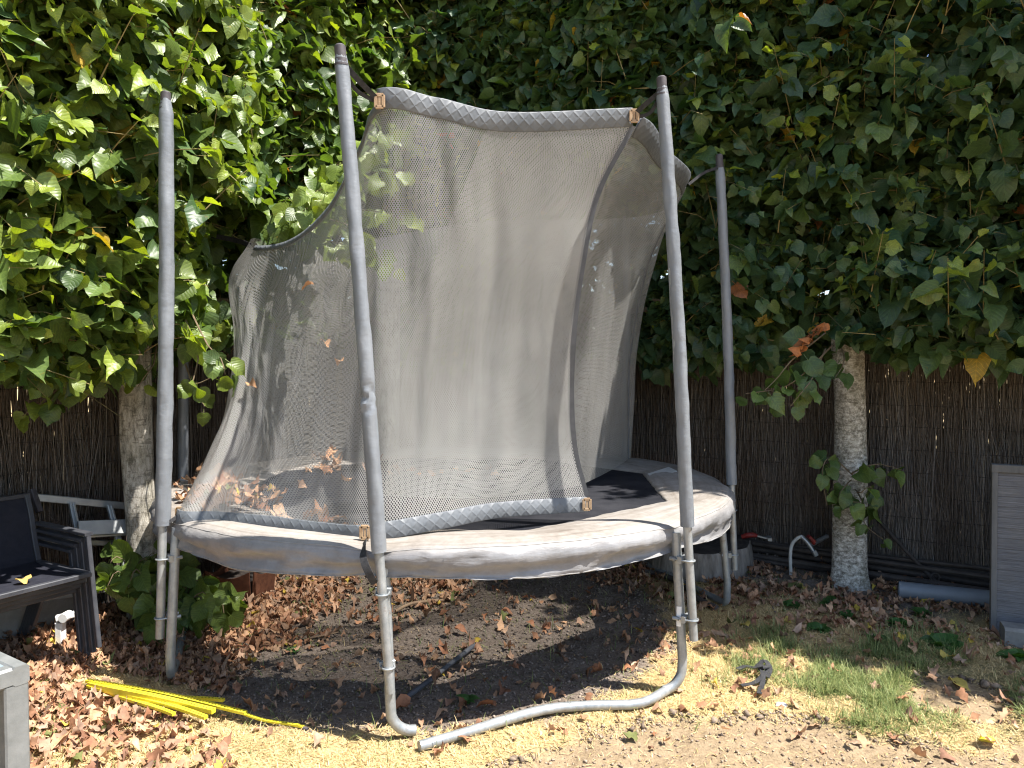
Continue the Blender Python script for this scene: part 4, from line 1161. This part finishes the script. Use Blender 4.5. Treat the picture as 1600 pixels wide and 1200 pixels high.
# ------------------------------------------------------------------ stepladder on its side behind the chairs
q0, q1 = at(46, 776, 4.02), at(212, 792, 4.42)
ld = thing('stepladder', 'aluminium stepladder lying on its side against the left fence', 'stepladder', (q0[0], q0[1], 0))
nl = np.array([*HL['N'], 0])
m = MB(); m.bar(q0, q1, .042, .026, up=nl); m.build('rail', M['alu'], ld)
m = MB(); m.bar(at(66, 845, 3.98), at(212, 850, 4.40), .032, .026, up=nl); m.build('rail', M['alu'], ld)
m = MB(); m.bar(at(60, 935, 3.96), at(205, 915, 4.38), .035, .026, up=nl); m.build('rail', M['alu'], ld)
for a_, b_ in (((112, 786, 4.14), (136, 905, 4.06)), ((171, 789, 4.26), (204, 920, 4.20))):
    A_, B_ = at(*a_), at(*b_)
    m = MB(); m.bar(A_, B_, .032, .022, up=nl); m.bar(A_ + nl * .018, B_ + nl * .018, .010, .012, up=nl); m.build('rung', M['alu'], ld)
tA, tB = at(122, 826, 4.06), at(214, 822, 4.30)
m = MB(); m.bar(tA, tB, .085, .02, up=unit(nl * .7 + np.array([0, 0, .3]))); m.bar(tA - [0, 0, .045], tB - [0, 0, .04], .02, .02); m.build('tread', M['alu'], ld)
m = MB(); m.bar(at(50, 765, 4.02), at(62, 800, 4.0), .03, .03); m.build('foot', M['rubber'], ld)

# white bracket behind the chair legs
wb = on(95, 1010); m = MB()
m.bar(wb, wb + [0, 0, .13], .045, .04); m.bar(wb + [-.02, 0, .15], wb + [.13, .05, .175], .035, .03); m.bar(wb + [-.05, -.03, .01], wb + [.05, .03, .01], .05, .02)
m.tube([wb + [.03, -.03, .16], wb + [.03, .03, .16]], .024, 12)
tag(m.build('metal_bracket', M['white']), 'small white metal bracket on the ground behind the chair legs', 'bracket')
# concrete edging under the left fence
a_, b_ = hp(HL, np.array(-2.4), np.array(.09), .05), hp(HL, np.array(.35), np.array(.09), .05)
m = MB(); m.bar(a_ + [0, 0, .03], b_ + [0, 0, .03], .08, .19, bev=.12)
tag(m.build('concrete_edging', M['concrete']), 'rough concrete edging slab at the foot of the left fence', 'edging')

# ------------------------------------------------------------------ garden table in the corner
tc = on(46, 1036, .72); e1, e2 = unit((-.84, .54)), unit((-.54, -.84))
E1, E2 = np.array([*e1, 0]), np.array([*e2, 0]); Lw, Ld = 1.2, .8
tb = thing('garden_table', 'grey metal garden table with glass top at the lower left edge', 'table', (tc[0], tc[1], 0))
tz = np.array([0, 0, .72 - .025]); cc = np.array([tc[0], tc[1], 0])
m = MB(); iw = .04
m.bar(cc + tz + E2 * iw / 2, cc + tz + E2 * iw / 2 + E1 * Lw, iw, .05); m.bar(cc + tz + E2 * (Ld - iw / 2), cc + tz + E2 * (Ld - iw / 2) + E1 * Lw, iw, .05)
m.bar(cc + tz + E1 * iw / 2 + E2 * iw, cc + tz + E1 * iw / 2 + E2 * (Ld - iw), iw, .05); m.bar(cc + tz + E1 * (Lw - iw / 2) + E2 * iw, cc + tz + E1 * (Lw - iw / 2) + E2 * (Ld - iw), iw, .05)
m.build('table_frame', M['tablemetal'], tb, angle=30)
m = MB(); m.bar(cc + tz + E1 * (iw + .002) + E2 * Ld / 2 + [0, 0, .019], cc + tz + E1 * (Lw - iw - .002) + E2 * Ld / 2 + [0, 0, .019], Ld - 2 * iw - .004, .008, bev=.05); m.build('glass_top', M['glass'], tb)
for a_ in (iw * .75, Lw - iw * .75):
    for b_ in (iw * .75, Ld - iw * .75):
        p = cc + E1 * a_ + E2 * b_; m = MB(); m.bar(p, p + [0, 0, .672], .058, .058, up=(*e1, 0), bev=.08); m.build('leg', M['tablemetal'], tb, angle=30)

# ------------------------------------------------------------------ yellow strips on the leaves
def strip(a_, b_, z0, z1, w_, label, sag=0.0, tip=False, h_=.012):
    A_, B_ = on(*a_, z0), on(*b_, z1); n_ = 16; vv, uu = [], []
    d = unit(B_ - A_); s_ = unit(np.cross(d, (0, 0, 1.))); u_ = np.cross(s_, d); L_ = np.linalg.norm(B_ - A_)
    for i in range(n_):
        t_ = i / (n_ - 1); c = A_ + (B_ - A_) * t_ + s_ * sag * math.sin(PI * t_) + [0, 0, .006 * math.sin(5 * t_ + z0 * 90)]
        for k_, (x, y, vv_) in enumerate(((1, -1, 0), (1, 1, 0), (.35, 1, .32), (-.35, 1, .68), (-1, 1, 1), (-1, -1, 1))):
            vv.append(c + s_ * x * w_ / 2 + u_ * y * h_ / 2); uu.append((L_ * t_, vv_))
    ff = [(i * 6 + k_, i * 6 + (k_ + 1) % 6, i * 6 + 6 + (k_ + 1) % 6, i * 6 + 6 + k_) for i in range(n_ - 1) for k_ in range(6)] + [(5, 4, 3, 2, 1, 0), tuple((n_ - 1) * 6 + k_ for k_ in range(6))]
    o = mesh_obj('yellow_strip', np.array(vv), ff, M['yellow'], smooth_=False, uv=np.array(uu))
    tag(o, label, 'plastic strip', 'yellow perforated strips on the leaves')
    if tip:
        m = MB(); m.bar(B_, B_ + d * .02, .014, .012); m.v = [tuple(np.array(p) - np.array(o.location)) for p in m.v]
        c = bpy.data.objects.new('tip', bpy.data.meshes.new('tip')); c.data.from_pydata(m.v, [], m.f); c.data.materials.append(M['rubber']); COL.objects.link(c); c.parent = o
strip((136, 1062), (384, 1112), .060, .045, .021, 'yellow perforated strip uppermost in the bundle, ending by the left trampoline leg')
strip((140, 1066), (334, 1110), .055, .05, .024, 'broad yellow perforated strip in the middle of the bundle', .01, h_=.018)
strip((138, 1070), (322, 1122), .045, .04, .021, 'yellow perforated strip fanned out nearest the camera side of the bundle', -.01)
strip((150, 1072), (272, 1118), .037, .03, .017, 'shortest yellow strip at the lower left of the bundle')
strip((176, 1076), (350, 1096), .035, .030, .016, 'thin yellow strip half hidden beneath the broad one', .01)
strip((384, 1116), (474, 1138), .035, .022, .013, 'thin yellow strip with a black tip pointing away from the bundle', 0, True, .008)

# ------------------------------------------------------------------ odds and ends under and around the trampoline
rp = on(362, 938); rb = thing('rusty_planter', 'rusty brown open planter with a curved rim behind the left leg', 'planter', rp)
w_, h_, dp = .30, .19, .24; pts = []
m = MB(); nn_ = 13
for z_k in range(2):
    pass
def wallstrip(p0, p1, dip):
    vv = []; 
    for i in range(nn_):
        t_ = i / (nn_ - 1); p = p0 + (p1 - p0) * t_; top = h_ - dip * math.sin(PI * t_)
        n_ = unit(np.cross(p1 - p0, (0, 0, 1.)))
        for dz, dn in ((0, 0), (top, .018), (top, .026), (0, .008)): vv.append(p + np.array([0, 0, dz]) + n_ * dn)
    ff = [(i * 4 + k_, i * 4 + (k_ + 1) % 4, i * 4 + 4 + (k_ + 1) % 4, i * 4 + 4 + k_) for i in range(nn_ - 1) for k_ in range(4)] + [(3, 2, 1, 0), tuple((nn_ - 1) * 4 + k_ for k_ in range(4))]
    m.add(vv, ff)
cr = [rp + np.array([x, y, 0]) for x, y in ((-.15, 0), (.13, -.02), (.19, .22), (-.11, .26))]
for i in range(4): wallstrip(cr[i], cr[(i + 1) % 4], .045)
m.add([c + np.array([0, 0, .012]) for c in cr] + [c for c in cr], [(0, 1, 2, 3), (7, 6, 5, 4)])
m.build('box', M['rust'], rb, angle=30)
m = MB(); m.add([c * .96 + np.array([rp[0], rp[1] + .1, 0]) * .04 + [0, 0, .12] for c in cr] + [c * .96 + np.array([rp[0], rp[1] + .1, 0]) * .04 + [0, 0, .02] for c in cr], [(0, 1, 2, 3), (7, 6, 5, 4)] + [(i, i + 4, (i + 1) % 4 + 4, (i + 1) % 4) for i in range(4)])
m.build('soil', M['darkrod'], rb, False)

def rod(name, pts, r, mat, label, cat, group=None, n_=10, k=24):
    m = MB(); Q = spline(pts, k); m.tube(Q, list(r) if hasattr(r, '__len__') else r, n_)
    return tag(m.build(name, M[mat]), label, cat, group)
rod('plastic_pipe', [on(618, 1102, .015), on(672, 1062, .02), on(700, 1040, .022), on(741, 1008, .024)], .012, 'blackpvc', 'thin grey plastic pipe lying on soil beside the front leg', 'pipe')
rod('stick', [on(618, 955, .01), on(640, 944, .03), on(665, 940, .025), on(692, 938, .012)], [.010] * 24, 'stick', 'short pale stick lying on the soil right of the front leg', 'stick')
rod('stick', [on(424, 969, .01), on(445, 965, .02), on(466, 961, .012)], .005, 'stick', 'very thin twig lying on the soil left of the front leg', 'stick')
rod('stick', [on(480, 998, .01), on(505, 993, .018), on(528, 988, .012)], .004, 'stick', 'slender twig beside curled leaves in the middle of the soil', 'stick')
rod('leg_ground_bar', [on(1000, 893, .03), on(1030, 897, .03), on(1062, 910, .03), on(1090, 935, .03), on(1120, 950, .02)], .018, 'darkrod', 'dark bent ground bar of the trampoline leg in front of the stump', 'hose')  # tube tracing the ground bar of the right rear U leg

# stump
sc_ = np.array([1.36, 5.42]); sr = .40; shh = .185
stp = thing('tree_stump', 'wide weathered tree stump by the fence behind the right trampoline legs', 'tree stump', (sc_[0], sc_[1], 0))
a = np.linspace(0, 2 * PI, 72, endpoint=False); v = []; f = []
rr = sr * (1 + .05 * np.sin(3 * a + 1) + .03 * np.sin(7 * a) + .025 * (vnoise(a * 9, a * 0, 3) - .5))
for j, (k_, z_) in enumerate(((1.06, -.03), (1.03, .06), (1.0, .14), (.985, shh - .01), (.965, shh))):
    for i in range(72): v.append((sc_[0] + rr[i] * k_ * math.cos(a[i]), sc_[1] + rr[i] * k_ * math.sin(a[i]), z_))
f = [(j * 72 + i, j * 72 + (i + 1) % 72, j * 72 + 72 + (i + 1) % 72, j * 72 + 72 + i) for j in range(4) for i in range(72)]
mesh_obj('bark', np.array(v), f, M['stumpbark'], stp)
v = [(sc_[0], sc_[1], shh - .004)] + [(sc_[0] + rr[i] * .966 * math.cos(a[i]), sc_[1] + rr[i] * .966 * math.sin(a[i]), shh + .001) for i in range(72)]
mesh_obj('cut_face', np.array(v), [(0, 1 + i, 1 + (i + 1) % 72) for i in range(72)], M['cut'], stp)
tp_ = at(1172, 848, 5.40); tp_[2] = shh + .02
tl = thing('hand_tool', 'red handled tool lying on the tree stump', 'tool', tp_)
m = MB(); m.tube(spline([tp_ + [-.05, .03, .0], tp_ + [.0, .0, .02], tp_ + [.05, 0, .015]], 8), [.016, .018, .02, .02, .02, .018, .017, .014], 10); m.build('handle', M['red'], tl)
m = MB(); m.bar(tp_ + [.05, 0, .015], tp_ + [.14, -.01, -.005], .035, .012); m.bar(tp_ + [.13, -.05, -.004], tp_ + [.15, .04, -.004], .03, .022); m.build('head', M['alu'], tl)

# dark rods along the fence foot
for k, (sa, sb, o_, za, zb, r) in enumerate(((-2.6, .75, .10, .05, .10, .020), (-2.4, .9, .14, .11, .15, .016), (-1.5, 1.2, .19, .03, .03, .018), (-2.8, .3, .20, .035, .06, .022), (-2.2, .1, .075, .17, .13, .014), (-.4, .95, .24, .025, .10, .013))):
    p0, p1 = hp(HR, np.array(sa), np.array(o_), za), hp(HR, np.array(sb), np.array(o_ + .01), zb)
    rod('metal_rod', [p0, p0 * .5 + p1 * .5 - [0, 0, .008], p1], r, 'darkrod', 'long dark rod lying along the foot of the right brushwood fence', 'rod', 'dark rods along the right fence foot', 8, 8)
a_, b_ = hp(HR, np.array(-2.9), np.array(.055), .045), hp(HR, np.array(-.3), np.array(.055), .06)
m = MB(); m.bar(a_ + [0, 0, .02], b_, .03, .14); tag(m.build('timber_board', M['darkrod']), 'blackened timber board standing on edge behind the dark rods', 'board')
rod('leaning_rod', [at(1364, 803, 5.18), at(1415, 860, 5.0), at(1467, 914, 4.86)], .013, 'darkrod', 'thin dark rod leaning against the right fence beside the pale trunk', 'rod')
m = MB(); c_ = at(1462, 908, 4.84); m.tube([c_ + [.03 * math.cos(t_), .01, .02 + .03 * math.sin(t_)] for t_ in np.linspace(0, 2 * PI, 16)], .006, 6, False)
tag(m.build('metal_ring', M['darkrod']), 'dark metal ring at the lower end of the leaning rod', 'ring')

# outdoor tap
tp0 = at(1236, 872, 5.15); tap = thing('water_tap', 'garden tap with red handle and bent pale hose left of pale trunk', 'tap', (tp0[0], tp0[1], 0))
m = MB(); m.tube(spline([np.array([tp0[0], tp0[1], .0]), at(1235, 866, 5.15), at(1238, 850, 5.15), at(1246, 841, 5.13), at(1254, 838, 5.12)], 18), .012, 10); m.build('hose', M['hose'], tap)
m = MB(); m.tube(spline([at(1252, 838, 5.12), at(1262, 848, 5.10), at(1274, 866, 5.08)], 8), .014, 10); m.tube([at(1264, 853, 5.1), at(1292, 838, 5.22)], .016, 10); m.bar(at(1271, 860, 5.08), at(1275, 868, 5.08), .035, .03); m.build('spout', M['alu'], tap)
m = MB(); m.bar(at(1263, 838, 5.09), at(1272, 846, 5.09), .05, .022); m.tube([at(1268, 842, 5.09), at(1272, 850, 5.1)], .012, 8); m.build('handle', M['red'], tap)

# grey drain pipe
p0, p1 = on(1404, 921, .058), on(1548, 936, .058)
d = unit(p1 - p0); p1 = p0 + d * 1.1
m = MB(); n_ = 28; a = np.arange(n_) * 2 * PI / n_; s_ = unit(np.cross(d, (0, 0, 1.))); u_ = np.cross(s_, d); vv = []
for c_, r_ in ((p0 + d * .12, .046), (p0, .046), (p0, .052), (p1, .052)): vv += [c_ + (s_ * math.cos(t_) + u_ * math.sin(t_)) * r_ for t_ in a]
m.add(vv, [(j * n_ + i, j * n_ + (i + 1) % n_, j * n_ + n_ + (i + 1) % n_, j * n_ + n_ + i) for j in range(3) for i in range(n_)])
tag(m.build('drain_pipe', M['pvc']), 'thick grey plastic drain pipe lying right of the pale trunk', 'pipe')

# weathered wooden panel
wp = on(1548, 988); d2 = unit((.90, -.43)); W3 = np.array([*d2, 0]); nrm = np.array([-d2[1], d2[0], 0])
wd = thing('wooden_panel', 'weathered grey slatted wooden panel standing at the right edge', 'panel', wp)
pw, ph = .95, .93; leanv = nrm * .06
def pv(u, h): return wp + W3 * u + np.array([0, 0, h]) + leanv * (h / ph)
vv = []; uu = []
for dn in (0, .028):
    for u, h in ((.028, .0), (pw, .0), (pw, ph - .045), (.028, ph - .045)): vv.append(pv(u, h) + nrm * (dn + .008)); uu.append((u, h))
ff = [(0, 1, 2, 3), (7, 6, 5, 4)] + [(i, i + 4, (i + 1) % 4 + 4, (i + 1) % 4) for i in range(4)]
mesh_obj('slat_panel', np.array(vv), ff, M['plank'], wd, False, uv=np.array(uu))
M['wood_grey'] = simple('grey_timber', (.085, .083, .08), (.17, .168, .163), 10, .85, 0, .2, .4, 40, (1, 1, .2))
m = MB(); m.bar(pv(-.004, ph - .02) + nrm * .02, pv(pw, ph - .02) + nrm * .02, .055, .045, bev=.08); m.build('top_rail', M['wood_grey'], wd)
m = MB(); m.bar(pv(.012, .0) + nrm * .02, pv(.012, ph - .043) + nrm * .02, .052, .028, up=W3, bev=.08); m.build('side_rail', M['wood_grey'], wd)
sb = on(1592, 1012); m = MB(); m.bar(sb + [-.05, .06, .05], sb + [.28, -.08, .05], .13, .11, bev=.14)
tag(m.build('stone_block', M['concrete']), 'small pale concrete block in front of the wooden panel', 'block')

# black strap dropped on the straw
m = MB()
def gz(px, py, h=.012):
    p = on(px, py); p[2] = height(p[:1], p[1:2])[0] + h + .022; return p
m.ribbon(spline([gz(1152, 1056, .006), gz(1165, 1053, .010), gz(1180, 1056, .014), gz(1194, 1052, .030), gz(1203, 1060, .020), gz(1198, 1070, .010)], 22), .024, .003)
m.ribbon(spline([gz(1200, 1056, .022), gz(1193, 1068, .016), gz(1178, 1080, .012), gz(1158, 1082, .008)], 16), .024, .003)
m.ribbon(spline([gz(1190, 1058, .030), gz(1192, 1076, .014), gz(1186, 1094, .008)], 12), .022, .003)
m.tube(spline([gz(1186, 1060, .02), gz(1194, 1064, .035), gz(1202, 1058, .02)], 8), .008, 8)
tag(m.build('webbing_strap', M['strap']), 'crumpled black webbing strap lying on the straw grass', 'strap')
# pale pebble beside it
for k, (px, py, r_, lab) in enumerate(((1220, 1104, .020, 'small white stone on the edge of the sandy earth'), (1541, 1157, .022, 'small orange yellow pebble on the sandy earth at lower right'))):
    c_ = on(px, py); v = []; f = []
    for j in range(7):
        for i in range(12):
            t_, ph_ = PI * j / 6, 2 * PI * i / 12; k_ = r_ * (1 + .25 * math.sin(3 * ph_ + j + k))
            v.append(c_ + np.array([k_ * math.sin(t_) * math.cos(ph_) * 1.3, k_ * math.sin(t_) * math.sin(ph_), .6 * r_ * math.cos(t_) + .006]))
    f = [(j * 12 + i, j * 12 + 12 + i, j * 12 + 12 + (i + 1) % 12, j * 12 + (i + 1) % 12) for j in range(6) for i in range(12)]
    tag(mesh_obj('pebble', np.array(v), f, M['white'] if k == 0 else M['yellow'], uv=np.zeros((len(v), 2)) + .9), lab, 'stone')
